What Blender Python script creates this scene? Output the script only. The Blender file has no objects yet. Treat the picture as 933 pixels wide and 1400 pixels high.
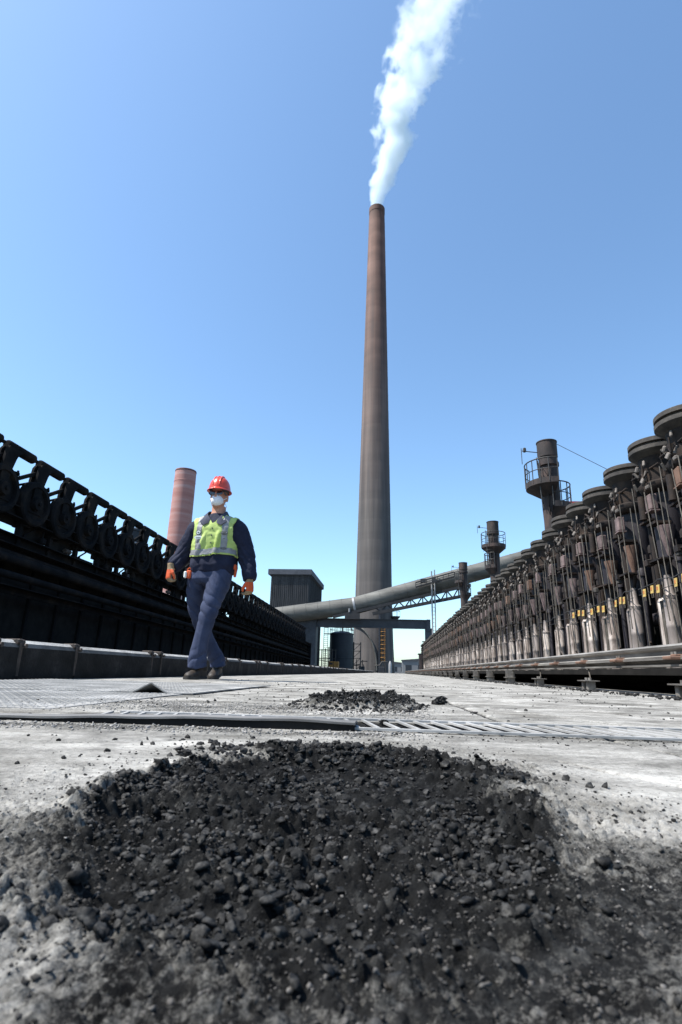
import bpy, bmesh, math, random
import numpy as np
from math import sin, cos, pi, radians, sqrt, atan2
from mathutils import Vector, Matrix, Euler
from mathutils import noise as mnoise

SC = bpy.context.scene
COL = SC.collection
R = random.Random(7)
NR = np.random.RandomState(11)

# ------------------------------------------------------------------ camera
YAW, PITCH, ROLL = radians(5.47), radians(16.2), radians(1.5)
cd = bpy.data.cameras.new('camera')
cam = bpy.data.objects.new('camera', cd)
COL.objects.link(cam)
cam.location = (0, 0, .10)
cam.rotation_euler = (Matrix.Rotation(YAW, 3, 'Z') @ Matrix.Rotation(pi/2 + PITCH, 3, 'X') @ Matrix.Rotation(ROLL, 3, 'Z')).to_euler()
cd.sensor_fit = 'VERTICAL'
cd.sensor_height = 36.0
cd.sensor_width = 24.0
cd.lens = 749/1400*36
cd.clip_start = .01
cd.clip_end = 6000
cd.dof.use_dof = True
cd.dof.focus_distance = 3.2
cd.dof.aperture_fstop = 20
SC.camera = cam

# ------------------------------------------------------------------ sky and sun
SUN_EL = radians(58)
SUN_DIR = Vector((-.945*cos(SUN_EL), -.327*cos(SUN_EL), sin(SUN_EL))).normalized()
w = bpy.data.worlds.new('World')
SC.world = w
w.use_nodes = True
nt = w.node_tree
bg = nt.nodes['Background']
sky = nt.nodes.new('ShaderNodeTexSky')
sky.sky_type = 'NISHITA'
sky.sun_disc = False
sky.sun_elevation = math.asin(SUN_DIR.z)
sky.sun_rotation = atan2(SUN_DIR.x, SUN_DIR.y) % (2*pi)
sky.air_density = 1.0
sky.dust_density = .9
sky.ozone_density = 1.6
sky.altitude = 0
tint = nt.nodes.new('ShaderNodeMix'); tint.data_type = 'RGBA'; tint.blend_type = 'MULTIPLY'   # white balance of the whole sky
tint.inputs[0].default_value = 1.0; tint.inputs[7].default_value = (.83, .985, 1.035, 1)
nt.links.new(sky.outputs[0], tint.inputs[6]); nt.links.new(tint.outputs[2], bg.inputs[0])
bg.inputs[1].default_value = .15
sl = bpy.data.lights.new('sun', 'SUN')
sl.energy = 5.0
sl.angle = radians(.5)
sl.color = (1, .965, .91)
so = bpy.data.objects.new('sun', sl)
COL.objects.link(so)
so.rotation_euler = (-SUN_DIR).to_track_quat('-Z', 'Y').to_euler()
SC.view_settings.view_transform = 'Standard'
SC.view_settings.look = 'None'
SC.view_settings.exposure = .78
SC.view_settings.gamma = 1
SC.cycles.volume_bounces = 4
SC.cycles.volume_step_rate = .12
SC.cycles.volume_max_steps = 256

# ------------------------------------------------------------------ materials
def hexc(c): return (c[0], c[1], c[2], 1)

def material(name, cols, scale=3.0, rough=.8, metal=0.0, bump=.25, bscale=40.0, stretch=(1, 1, 1), detail=6, spec=.4, contrast=(.32, .68), bdist=.01, dust=None):
    m = bpy.data.materials.new(name)
    m.use_nodes = True
    n, l = m.node_tree.nodes, m.node_tree.links
    b = n['Principled BSDF']
    geo = n.new('ShaderNodeNewGeometry')
    mp = n.new('ShaderNodeMapping'); mp.inputs['Scale'].default_value = stretch
    l.new(geo.outputs['Position'], mp.inputs[0])
    ns = n.new('ShaderNodeTexNoise'); ns.inputs['Scale'].default_value = scale; ns.inputs['Detail'].default_value = detail
    ns.inputs['Roughness'].default_value = .65
    l.new(mp.outputs[0], ns.inputs['Vector'])
    cr = n.new('ShaderNodeValToRGB')
    els = cr.color_ramp.elements
    k = len(cols)
    els[0].position = contrast[0]; els[0].color = hexc(cols[0])
    els[1].position = contrast[1]; els[1].color = hexc(cols[-1])
    for i in range(1, k-1):
        e = els.new(contrast[0] + (contrast[1]-contrast[0])*i/(k-1)); e.color = hexc(cols[i])
    l.new(ns.outputs[0], cr.inputs[0]); l.new(cr.outputs[0], b.inputs['Base Color'])
    if dust:                                             # upward faces paler: settled dust, plus sunlight painted on the kerb top
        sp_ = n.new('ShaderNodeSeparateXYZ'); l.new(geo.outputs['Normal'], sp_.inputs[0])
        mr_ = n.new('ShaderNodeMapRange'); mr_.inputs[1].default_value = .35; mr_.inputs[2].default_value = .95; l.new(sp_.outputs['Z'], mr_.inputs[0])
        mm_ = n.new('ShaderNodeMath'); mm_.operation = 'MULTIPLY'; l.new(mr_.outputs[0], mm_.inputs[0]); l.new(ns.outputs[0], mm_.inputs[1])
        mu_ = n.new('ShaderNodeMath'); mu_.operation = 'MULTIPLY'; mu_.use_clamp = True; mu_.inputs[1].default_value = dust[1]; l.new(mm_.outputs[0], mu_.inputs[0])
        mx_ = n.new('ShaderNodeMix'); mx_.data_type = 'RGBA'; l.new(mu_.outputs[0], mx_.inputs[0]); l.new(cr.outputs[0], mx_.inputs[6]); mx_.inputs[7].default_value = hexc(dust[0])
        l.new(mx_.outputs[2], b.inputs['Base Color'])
    b.inputs['Roughness'].default_value = rough
    b.inputs['Metallic'].default_value = metal
    b.inputs['Specular IOR Level'].default_value = spec
    if bump:
        n2 = n.new('ShaderNodeTexNoise'); n2.inputs['Scale'].default_value = bscale; n2.inputs['Detail'].default_value = 5
        l.new(mp.outputs[0], n2.inputs['Vector'])
        bp = n.new('ShaderNodeBump'); bp.inputs['Strength'].default_value = bump; bp.inputs['Distance'].default_value = bdist
        l.new(n2.outputs[0], bp.inputs['Height']); l.new(bp.outputs[0], b.inputs['Normal'])
    return m

M = {}
M['soot'] = material('sooty_steel', [(.010, .008, .008), (.021, .016, .014), (.05, .033, .024)], 2.5, .8, .1, spec=.25)
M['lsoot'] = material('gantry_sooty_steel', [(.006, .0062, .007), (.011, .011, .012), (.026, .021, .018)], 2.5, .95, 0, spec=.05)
M['black'] = material('black_coal_dust_and_shade', [(.008, .008, .008), (.02, .019, .018)], 4, .95, 0, spec=.1)  # coal dust, and also the black of parts painted as if in shade
M['cap'] = material('dusty_cap_iron', [(.03, .027, .025), (.055, .048, .042), (.09, .078, .066)], 6, .85, .1)
M['rod'] = material('worn_rod_steel', [(.05, .043, .035), (.15, .13, .105)], 9, .7, .2)
M['pale'] = material('chalky_lever_iron', [(.07, .058, .05), (.24, .21, .185)], 7, .85)
M['silver'] = material('heat_stained_aluminium', [(.10, .075, .06), (.29, .235, .2), (.62, .54, .475)], 3.0, .6, .15, stretch=(2, 2, .5), bump=.12, bscale=10, contrast=(.3, .62))
M['cladding_dull'] = material('dull_brown_cladding', [(.14, .115, .1), (.34, .29, .26)], 3.0, .6, .3, stretch=(2, 2, .7))
M['pink'] = material('pinkish_heat_faded_steel', [(.07, .05, .047), (.2, .14, .13)], 4, .8)
M['rustpink'] = material('orange_brown_rust', [(.09, .05, .035), (.19, .11, .075)], 4, .9)
M['purple'] = material('dark_violet_grey_pipe_steel', [(.016, .013, .016), (.032, .027, .031)], 2, .65, .2)
M['yellow'] = material('yellow_tag_paint', [(.22, .15, .06), (.45, .31, .09)], 14, .6, contrast=(.3, .5))
M['tagmark'] = material('faded_red_brown_tag_print', [(.3, .1, .03), (.42, .17, .04)], 30, .7)
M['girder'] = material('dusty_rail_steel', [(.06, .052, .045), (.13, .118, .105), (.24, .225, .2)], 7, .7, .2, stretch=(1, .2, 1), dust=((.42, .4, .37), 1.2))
M['bluesteel'] = material('dark_blue_grey_steel', [(.02, .022, .028), (.045, .05, .06)], 1.2, .6, .2)
M['kerb'] = material('shaded_kerb_concrete', [(.010, .0095, .009), (.022, .021, .02), (.055, .052, .05)], 5, .95, bump=.6, bscale=60, contrast=(.3, .75), dust=((.45, .44, .42), 1.7), spec=.2)  # face darkened to stand in for shade, top paled for sunlight and dust
M['clamp'] = material('rusty_kerb_clamp_iron', [(.03, .025, .02), (.09, .07, .06)], 12, .8, .2)
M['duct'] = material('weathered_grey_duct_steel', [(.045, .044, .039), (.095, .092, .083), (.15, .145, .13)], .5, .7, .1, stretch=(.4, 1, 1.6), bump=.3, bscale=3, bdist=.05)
M['tower'] = material('brown_grey_ribbed_cladding', [(.028, .027, .028), (.05, .048, .048), (.075, .07, .068)], .8, .8, stretch=(2.5, 2.5, .25), bump=0)
M['roof'] = material('dark_roof_edge_sheet', [(.04, .045, .055), (.08, .085, .1)], 1, .7, bump=0)
M['beamgrey'] = material('painted_blue_grey_beam', [(.03, .034, .044), (.055, .06, .075)], .6, .6, .1, bump=0)
M['tankblack'] = material('blue_black_tank_steel', [(.012, .016, .022), (.025, .03, .038)], .7, .6, bump=0)
M['lattice'] = material('dark_lattice_steel', [(.015, .016, .018), (.035, .035, .038)], 1, .9, 0, bump=0)
M['post'] = material('galvanised_post', [(.2, .2, .21), (.32, .325, .33)], 2, .6, .3, bump=0)
M['orange'] = material('orange_safety_paint', [(.28, .13, .03), (.42, .2, .04)], 2, .6, bump=0)
M['stackrust'] = material('dark_rusted_stack_steel', [(.018, .015, .015), (.036, .027, .025), (.08, .05, .04)], 2.4, .8, stretch=(1, 1, .4))
M['shed'] = material('far_grey_shed_sheet', [(.13, .13, .14), (.2, .2, .2)], .1, .8, bump=0)
M['brickhut'] = material('reddish_brown_hut_sheet', [(.12, .075, .06), (.22, .15, .12)], 1, .8, bump=0)
M['rail'] = material('handrail_steel', [(.03, .03, .032), (.06, .055, .05)], 5, .6, .3, bump=0)
M['redplate'] = material('red_panel_paint', [(.25, .03, .03), (.35, .05, .04)], 3, .6, bump=0)
# clothing
M['navy'] = material('navy_drill_cotton', [(.008, .01, .024), (.016, .02, .042)], 9, .85, bump=.2, bscale=300, bdist=.002, spec=.25)
M['collar'] = material('sunlit_navy_collar', [(.03, .035, .055), (.055, .06, .085)], 9, .85, bump=.2, bscale=300, bdist=.002, spec=.25)  # paler copy of the jacket navy, with sunlight put into the colour
M['trouser'] = material('faded_navy_trouser_cotton', [(.024, .032, .064), (.048, .062, .115)], 7, .85, bump=.2, bscale=300, bdist=.002, spec=.25)
M['hivis'] = material('lime_yellow_hi_vis_cloth', [(.3, .4, .09), (.43, .53, .17)], 8, .8, bump=.15, bscale=200, bdist=.002)
M['tape'] = material('grey_reflective_tape', [(.17, .17, .175), (.27, .27, .27)], 12, .45, .1, bump=0)
M['helmet'] = material('orange_red_helmet_plastic', [(.55, .045, .02), (.66, .065, .028)], 6, .28, bump=0, spec=.6)
M['skin'] = material('sunburnt_skin', [(.42, .19, .12), (.52, .26, .17)], 14, .55, bump=.1, bscale=120, bdist=.002)
M['mask'] = material('white_respirator_felt', [(.72, .74, .77), (.85, .86, .88)], 20, .9, bump=.1, bscale=200, bdist=.001)
M['glass'] = material('dark_safety_lens', [(.01, .01, .012), (.02, .022, .025)], 5, .08, bump=0, spec=.8)
M['glovetan'] = material('tan_glove_leather', [(.2, .14, .08), (.34, .25, .15)], 25, .8, bump=.3, bscale=150, bdist=.002)
M['gloveorange'] = material('orange_glove_fabric', [(.45, .07, .02), (.58, .1, .03)], 25, .8, bump=.3, bscale=150, bdist=.002)
M['boot'] = material('brown_boot_leather', [(.012, .009, .007), (.05, .036, .024)], 18, .6, bump=.3, bscale=90, bdist=.003)
M['sole'] = material('black_boot_rubber', [(.012, .012, .012), (.04, .038, .035)], 25, .85)
M['tee'] = material('dark_navy_tshirt_knit', [(.01, .013, .025), (.02, .024, .04)], 12, .9, bump=0)
M['white'] = material('off_white_print', [(.62, .64, .6), (.75, .76, .72)], 20, .8, bump=0)
M['ink'] = material('dark_print_ink', [(.04, .045, .05), (.07, .075, .08)], 20, .8, bump=0)

def chimney_material():
    m = bpy.data.materials.new('rusty_brown_concrete_chimney'); m.use_nodes = True
    n, l = m.node_tree.nodes, m.node_tree.links
    b = n['Principled BSDF']; b.inputs['Roughness'].default_value = .85
    geo = n.new('ShaderNodeNewGeometry')
    sep = n.new('ShaderNodeSeparateXYZ'); l.new(geo.outputs['Position'], sep.inputs[0])
    mr = n.new('ShaderNodeMapRange'); mr.inputs[1].default_value = 30; mr.inputs[2].default_value = 100
    l.new(sep.outputs['Z'], mr.inputs[0])
    def noise(stretch, scale, det=4):
        mp = n.new('ShaderNodeMapping'); mp.inputs['Scale'].default_value = stretch
        l.new(geo.outputs['Position'], mp.inputs[0])
        t = n.new('ShaderNodeTexNoise'); t.inputs['Scale'].default_value = scale; t.inputs['Detail'].default_value = det
        l.new(mp.outputs[0], t.inputs['Vector']); return t
    def ramp(src, stops):
        r = n.new('ShaderNodeValToRGB'); r.color_ramp.elements[0].position = stops[0][0]; r.color_ramp.elements[0].color = hexc(stops[0][1])
        r.color_ramp.elements[1].position = stops[-1][0]; r.color_ramp.elements[1].color = hexc(stops[-1][1])
        for p, c in stops[1:-1]:
            e = r.color_ramp.elements.new(p); e.color = hexc(c)
        l.new(src, r.inputs[0]); return r
    def mixc(kind, f, a, bb):
        x = n.new('ShaderNodeMix'); x.data_type = 'RGBA'; x.blend_type = kind
        if isinstance(f, float): x.inputs[0].default_value = f
        else: l.new(f, x.inputs[0])
        l.new(a, x.inputs[6]); l.new(bb, x.inputs[7]); return x.outputs[2]
    hi = ramp(noise((.3, .3, .5), .5, 6).outputs[0], [(.3, (.085, .042, .03)), (.5, (.125, .062, .045)), (.72, (.165, .088, .066))])
    lo = ramp(noise((1, 1, .05), .8, 5).outputs[0], [(.3, (.05, .046, .045)), (.5, (.078, .071, .068)), (.7, (.115, .105, .1))])
    col = mixc('MIX', mr.outputs[0], lo.outputs[0], hi.outputs[0])
    streak = ramp(noise((1.4, 1.4, .03), .9, 4).outputs[0], [(.35, (.72, .72, .74)), (.65, (1.15, 1.1, 1.05))])
    col = mixc('MULTIPLY', 1.0, col, streak.outputs[0])
    band = ramp(noise((.02, .02, 1.0), .45, 2).outputs[0], [(.38, (.93, .92, .91)), (.6, (1.04, 1.03, 1.02))])
    col = mixc('MULTIPLY', .8, col, band.outputs[0])
    top = ramp(sep.outputs['Z'], [(0, (1, 1, 1)), (1, (1, 1, 1))])
    l.new(col, b.inputs['Base Color'])
    return m
M['chimney'] = chimney_material()

def redstack_material():
    m = bpy.data.materials.new('red_and_pale_banded_stack_paint'); m.use_nodes = True
    n, l = m.node_tree.nodes, m.node_tree.links
    b = n['Principled BSDF']; b.inputs['Roughness'].default_value = .8
    geo = n.new('ShaderNodeNewGeometry')
    mp = n.new('ShaderNodeMapping'); mp.inputs['Scale'].default_value = (.05, .05, 1.0)
    l.new(geo.outputs['Position'], mp.inputs[0])
    t = n.new('ShaderNodeTexNoise'); t.inputs['Scale'].default_value = .55; t.inputs['Detail'].default_value = 8; t.inputs['Roughness'].default_value = .7
    l.new(mp.outputs[0], t.inputs['Vector'])
    r = n.new('ShaderNodeValToRGB')
    e = r.color_ramp.elements
    e[0].position = .28; e[0].color = (.22, .075, .06, 1)
    e[1].position = .76; e[1].color = (.46, .38, .37, 1)
    x = e.new(.5); x.color = (.36, .17, .145, 1)
    l.new(t.outputs[0], r.inputs[0]); l.new(r.outputs[0], b.inputs['Base Color'])
    return m
M['redstack'] = redstack_material()

def deck_material():
    """pale concrete with dust; a per-vertex 'soot' attribute says where black coal fines lie"""
    m = bpy.data.materials.new('pale_dusty_concrete_with_coal_fines'); m.use_nodes = True
    n, l = m.node_tree.nodes, m.node_tree.links
    b = n['Principled BSDF']; b.inputs['Roughness'].default_value = .9
    b.inputs['Specular IOR Level'].default_value = .04
    geo = n.new('ShaderNodeNewGeometry')
    def noise(scale, det=6, stretch=(1, 1, 1), rough=.65):
        mp = n.new('ShaderNodeMapping'); mp.inputs['Scale'].default_value = stretch
        l.new(geo.outputs['Position'], mp.inputs[0])
        t = n.new('ShaderNodeTexNoise'); t.inputs['Scale'].default_value = scale; t.inputs['Detail'].default_value = det; t.inputs['Roughness'].default_value = rough
        l.new(mp.outputs[0], t.inputs['Vector']); return t
    def ramp(src, stops):
        r = n.new('ShaderNodeValToRGB'); r.color_ramp.elements[0].position = stops[0][0]; r.color_ramp.elements[0].color = hexc(stops[0][1])
        r.color_ramp.elements[1].position = stops[-1][0]; r.color_ramp.elements[1].color = hexc(stops[-1][1])
        for p, c in stops[1:-1]:
            e = r.color_ramp.elements.new(p); e.color = hexc(c)
        l.new(src, r.inputs[0]); return r
    def mixc(kind, f, a, bb):
        x = n.new('ShaderNodeMix'); x.data_type = 'RGBA'; x.blend_type = kind
        if isinstance(f, float): x.inputs[0].default_value = f
        else: l.new(f, x.inputs[0])
        l.new(a, x.inputs[6]); l.new(bb, x.inputs[7]); return x.outputs[2]
    base = ramp(noise(5, 8).outputs[0], [(.3, (.22, .205, .18)), (.5, (.4, .383, .35)), (.7, (.6, .575, .53))])
    # wheel-dragged streaks of soot running across the deck
    st = ramp(noise(3.0, 9, (1.0, 2.0, 1), .75).outputs[0], [(.40, (1, 1, 1)), (.62, (.28, .28, .275))])
    col = mixc('MULTIPLY', .8, base.outputs[0], st.outputs[0])
    gr = ramp(noise(160, 3).outputs[0], [(.35, (.55, .55, .55)), (.55, (1, 1, 1))])
    col = mixc('MULTIPLY', .6, col, gr.outputs[0])
    pat = ramp(noise(3.1, 9).outputs[0], [(.52, (1, 1, 1)), (.66, (.25, .25, .25))])
    col = mixc('MULTIPLY', .8, col, pat.outputs[0])
    coal = ramp(noise(55, 5).outputs[0], [(.35, (.006, .006, .006)), (.55, (.014, .014, .014)), (.66, (.035, .035, .034)), (.78, (.13, .125, .12))])
    at = n.new('ShaderNodeAttribute'); at.attribute_name = 'soot'
    nz = noise(130, 8, rough=.85)
    ad = n.new('ShaderNodeMath'); ad.operation = 'MULTIPLY_ADD'; ad.inputs[1].default_value = 1.9; ad.inputs[2].default_value = -.95
    l.new(nz.outputs[0], ad.inputs[0])
    sm = n.new('ShaderNodeMath'); sm.operation = 'ADD'; l.new(at.outputs['Fac'], sm.inputs[0]); l.new(ad.outputs[0], sm.inputs[1])
    cl = n.new('ShaderNodeMapRange'); cl.inputs[1].default_value = .22; cl.inputs[2].default_value = .80
    l.new(sm.outputs[0], cl.inputs[0])
    col = mixc('MIX', cl.outputs[0], col, coal.outputs[0])
    l.new(col, b.inputs['Base Color'])
    bn = noise(120, 6, rough=.75)
    bp = n.new('ShaderNodeBump'); bp.inputs['Strength'].default_value = .8; bp.inputs['Distance'].default_value = .006
    l.new(bn.outputs[0], bp.inputs['Height']); l.new(bp.outputs[0], b.inputs['Normal'])
    return m
M['deck'] = deck_material()
M['coal'] = material('coal_lump', [(.006, .006, .006), (.02, .0195, .019), (.075, .072, .068)], 130, .7, bump=.6, bscale=300, bdist=.002, spec=.12)
M['grit'] = material('pale_grit', [(.12, .115, .105), (.34, .32, .3)], 50, .9, bump=.5, bscale=300, bdist=.002)
M['plate'] = material('dusty_tread_plate_steel', [(.16, .16, .155), (.3, .295, .285), (.46, .45, .435)], 5, .85, 0, bump=.3, bscale=150, bdist=.002)
M['dustgrit'] = material('grey_coal_dust_crumb', [(.02, .019, .018), (.06, .056, .052), (.15, .14, .13)], 90, .9, bump=.5, bscale=400, bdist=.001, spec=.1)
M['tread'] = material('grey_tread_plate_steel', [(.13, .13, .125), (.23, .225, .215), (.36, .35, .335)], 5, .85, 0, bump=.3, bscale=150, bdist=.002)
M['lip'] = material('dark_strip_edge_steel', [(.1, .095, .09), (.26, .25, .24)], 9, .7, .2, stretch=(.3, 1, 1))
M['yard'] = material('dark_yard_ground', [(.05, .046, .04), (.1, .092, .08)], .3, .95, bump=0)

def smoke_material():
    """density falls off from the drifting axis of the plume and is torn by turbulence"""
    m = bpy.data.materials.new('white_steam_volume'); m.use_nodes = True
    n, l = m.node_tree.nodes, m.node_tree.links
    n.remove(n['Principled BSDF'])
    out = n['Material Output']
    v = n.new('ShaderNodeVolumePrincipled')
    v.inputs['Color'].default_value = (.90, .965, 1, 1)
    v.inputs['Anisotropy'].default_value = .1
    geo = n.new('ShaderNodeNewGeometry')
    sep = n.new('ShaderNodeSeparateXYZ'); l.new(geo.outputs['Position'], sep.inputs[0])
    def mth(op, a, b=None, clamp=False):
        q = n.new('ShaderNodeMath'); q.operation = op; q.use_clamp = clamp
        for k, x in enumerate((a, b)):
            if x is None: continue
            if isinstance(x, (int, float)): q.inputs[k].default_value = x
            else: l.new(x, q.inputs[k])
        return q.outputs[0]
    t = mth('SUBTRACT', sep.outputs['Z'], 113.0)
    cx = mth('ADD', mth('ADD', mth('MULTIPLY', t, .155), mth('MULTIPLY', mth('MULTIPLY', t, t), .00125)), -3.8)
    # slow sideways waver
    w1 = n.new('ShaderNodeTexNoise'); w1.inputs['Scale'].default_value = .06; w1.inputs['Detail'].default_value = 1; l.new(geo.outputs['Position'], w1.inputs['Vector'])
    wav = mth('MULTIPLY', mth('SUBTRACT', w1.outputs[0], .5), mth('MINIMUM', mth('MULTIPLY', t, .18), 7.0))
    rad = mth('ADD', mth('MULTIPLY', mth('POWER', mth('MAXIMUM', t, .01), .64), .60), 1.55)
    dx = mth('SUBTRACT', mth('SUBTRACT', sep.outputs['X'], cx), wav); dy = mth('SUBTRACT', sep.outputs['Y'], 112.0)
    d2 = mth('DIVIDE', mth('ADD', mth('MULTIPLY', dx, dx), mth('MULTIPLY', dy, dy)), mth('MULTIPLY', rad, rad))
    n1 = n.new('ShaderNodeTexNoise'); n1.inputs['Scale'].default_value = .16; n1.inputs['Detail'].default_value = 7; n1.inputs['Roughness'].default_value = .58
    n1.inputs['Distortion'].default_value = .35
    l.new(geo.outputs['Position'], n1.inputs['Vector'])
    amp = mth('ADD', mth('MINIMUM', mth('MULTIPLY', t, .06), 3.2), 2.4)
    field = mth('ADD', mth('SUBTRACT', .5, d2), mth('MULTIPLY', mth('SUBTRACT', n1.outputs[0], .5), amp))
    thin = mth('SUBTRACT', 1.0, mth('MULTIPLY', t, .013)); thin = mth('MAXIMUM', thin, .13)
    dens = mth('MULTIPLY', mth('MULTIPLY', mth('MINIMUM', mth('MAXIMUM', field, 0), .6), 1.25), thin)
    l.new(dens, v.inputs['Density'])
    l.new(v.outputs[0], out.inputs['Volume'])
    return m
M['smoke'] = smoke_material()

# ------------------------------------------------------------------ mesh helpers
def basis(d):
    d = Vector(d).normalized()
    a = Vector((0, 0, 1)) if abs(d.z) < .95 else Vector((1, 0, 0))
    u = d.cross(a).normalized(); v = d.cross(u)   # u, v, d
    return u, v, d

class MB:
    def __init__(s): s.v = []; s.f = []
    def add(s, vs, fs):
        o = len(s.v); s.v += [tuple(x) for x in vs]; s.f += [tuple(i+o for i in f) for f in fs]; return s
    def box(s, c, d, rot=None):
        x, y, z = d[0]/2, d[1]/2, d[2]/2
        vs = [Vector(p) for p in ((-x,-y,-z),(x,-y,-z),(x,y,-z),(-x,y,-z),(-x,-y,z),(x,-y,z),(x,y,z),(-x,y,z))]
        if rot is not None:
            mt = Euler(rot).to_matrix(); vs = [mt @ p for p in vs]
        c = Vector(c)
        return s.add([p+c for p in vs], [(0,3,2,1),(4,5,6,7),(0,1,5,4),(1,2,6,5),(2,3,7,6),(3,0,4,7)])
    def bbox(s, c, d, b=.1, rot=None):
        """box with chamfered vertical and horizontal edges"""
        x, y, z = d[0]/2, d[1]/2, d[2]/2; b = min(b, x*.9, y*.9, z*.9)
        vs = []
        for zz, k in ((-z, b), (-z+b, 0), (z-b, 0), (z, b)):
            X, Y = x-k, y-k
            for px, py in ((-X+b*(k == 0), -Y), (X-b*(k == 0), -Y), (X, -Y+b*(k == 0)), (X, Y-b*(k == 0)), (X-b*(k == 0), Y), (-X+b*(k == 0), Y), (-X, Y-b*(k == 0)), (-X, -Y+b*(k == 0))):
                vs.append(Vector((px, py, zz)))
        fs = [tuple(reversed(range(8))), tuple(range(24, 32))]
        for k in range(3):
            for i in range(8):
                j = (i+1) % 8; fs.append((k*8+i, k*8+j, k*8+8+j, k*8+8+i))
        if rot is not None:
            mt = Euler(rot).to_matrix(); vs = [mt @ p for p in vs]
        c = Vector(c)
        return s.add([p+c for p in vs], fs)
    def cyl(s, p0, p1, r0, r1=None, n=12, cap=True):
        p0, p1 = Vector(p0), Vector(p1); r1 = r0 if r1 is None else r1
        u, v, d = basis(p1-p0)
        vs = []
        for p, r in ((p0, r0), (p1, r1)):
            for i in range(n):
                a = 2*pi*i/n; vs.append(p + u*(r*cos(a)) + v*(r*sin(a)))
        fs = [(i, (i+1) % n, n+(i+1) % n, n+i) for i in range(n)]
        if cap: fs += [tuple(reversed(range(n))), tuple(range(n, 2*n))]
        return s.add(vs, fs)
    def lathe(s, prof, c=(0, 0, 0), n=24, axis=(0, 0, 1), cap=True):
        u, v, d = basis(axis); c = Vector(c)
        if tuple(axis) == (0, 0, 1): u, v, d = Vector((1, 0, 0)), Vector((0, 1, 0)), Vector((0, 0, 1))
        vs = []
        for r, h in prof:
            for i in range(n):
                a = 2*pi*i/n; vs.append(c + u*(r*cos(a)) + v*(r*sin(a)) + d*h)
        fs = []
        for k in range(len(prof)-1):
            for i in range(n):
                j = (i+1) % n; fs.append((k*n+i, k*n+j, k*n+n+j, k*n+n+i))
        if cap: fs += [tuple(reversed(range(n))), tuple(range((len(prof)-1)*n, len(prof)*n))]
        return s.add(vs, fs)
    def tube(s, pts, r, n=6, closed=False):
        pts = [Vector(p) for p in pts]; m = len(pts)
        rs = r if isinstance(r, (list, tuple)) else [r]*m
        vs = []; pu = None
        for k, p in enumerate(pts):
            if closed: d = pts[(k+1) % m]-pts[k-1]
            else: d = pts[min(k+1, m-1)]-pts[max(k-1, 0)]
            d.normalize()
            if pu is None: u, v, _ = basis(d)
            else:
                u = (pu - d*pu.dot(d)).normalized(); v = d.cross(u)
            pu = u
            for i in range(n):
                a = 2*pi*i/n; vs.append(p + u*(rs[k]*cos(a)) + v*(rs[k]*sin(a)))
        fs = []
        for k in range(m if closed else m-1):
            for i in range(n):
                j = (i+1) % n; k2 = (k+1) % m
                fs.append((k*n+i, k*n+j, k2*n+j, k2*n+i))
        if not closed: fs += [tuple(reversed(range(n))), tuple(range((m-1)*n, m*n))]
        return s.add(vs, fs)
    def prism(s, poly, a0, a1, axis='x'):
        """poly: 2-D outline in the plane across the axis, extruded from a0 to a1"""
        k = len(poly)
        def P(p, a): return {'x': (a, p[0], p[1]), 'y': (p[0], a, p[1]), 'z': (p[0], p[1], a)}[axis]
        vs = [P(p, a0) for p in poly] + [P(p, a1) for p in poly]
        return s.add(vs, [tuple(reversed(range(k))), tuple(range(k, 2*k))] + [(i, (i+1) % k, k+(i+1) % k, k+i) for i in range(k)])
    def loft(s, rings):
        """rings: lists of equal numbers of points"""
        n = len(rings[0]); vs = [p for r in rings for p in r]; fs = []
        for k in range(len(rings)-1):
            for i in range(n):
                j = (i+1) % n; fs.append((k*n+i, k*n+j, k*n+n+j, k*n+n+i))
        fs += [tuple(reversed(range(n))), tuple(range((len(rings)-1)*n, len(rings)*n))]
        return s.add(vs, fs)
    def build(s, name, m, parent=None, smooth=35, loc=None):
        me = bpy.data.meshes.new(name); me.from_pydata(s.v, [], s.f)
        bm = bmesh.new(); bm.from_mesh(me); bmesh.ops.recalc_face_normals(bm, faces=bm.faces); bm.to_mesh(me); bm.free()
        me.materials.append(m)
        if smooth:
            me.shade_smooth(); me.set_sharp_from_angle(angle=radians(smooth))
        o = bpy.data.objects.new(name, me); COL.objects.link(o)
        if parent is not None: o.parent = parent
        if loc is not None: o.location = loc
        return o

def tag(o, label=None, cat=None, group=None, kind=None):
    if label: o['label'] = label
    if cat: o['category'] = cat
    if group: o['group'] = group
    if kind: o['kind'] = kind
    return o

def thing(name, label, cat, loc=(0, 0, 0), group=None, rot=(0, 0, 0)):
    o = bpy.data.objects.new(name, None); COL.objects.link(o)
    o.empty_display_size = .1
    o.location = loc; o.rotation_euler = rot
    return tag(o, label, cat, group)

KIDS = {}
def kids(o): return [c for c in ALLCH.get(o.name, [])]

def copy_tree(src, tree, loc, label, group, rot=None):
    r = src.copy(); COL.objects.link(r); r.location = loc
    if rot is not None: r.rotation_euler = rot
    r['label'] = label; r['group'] = group
    for c, gs in tree:
        k = c.copy(); COL.objects.link(k); k.parent = r
        for g in gs:
            q = g.copy(); COL.objects.link(q); q.parent = k
    return r

def tree_of(root):
    ch = [o for o in COL.objects if o.parent == root]
    return [(c, [g for g in COL.objects if g.parent == c]) for c in ch]

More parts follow.
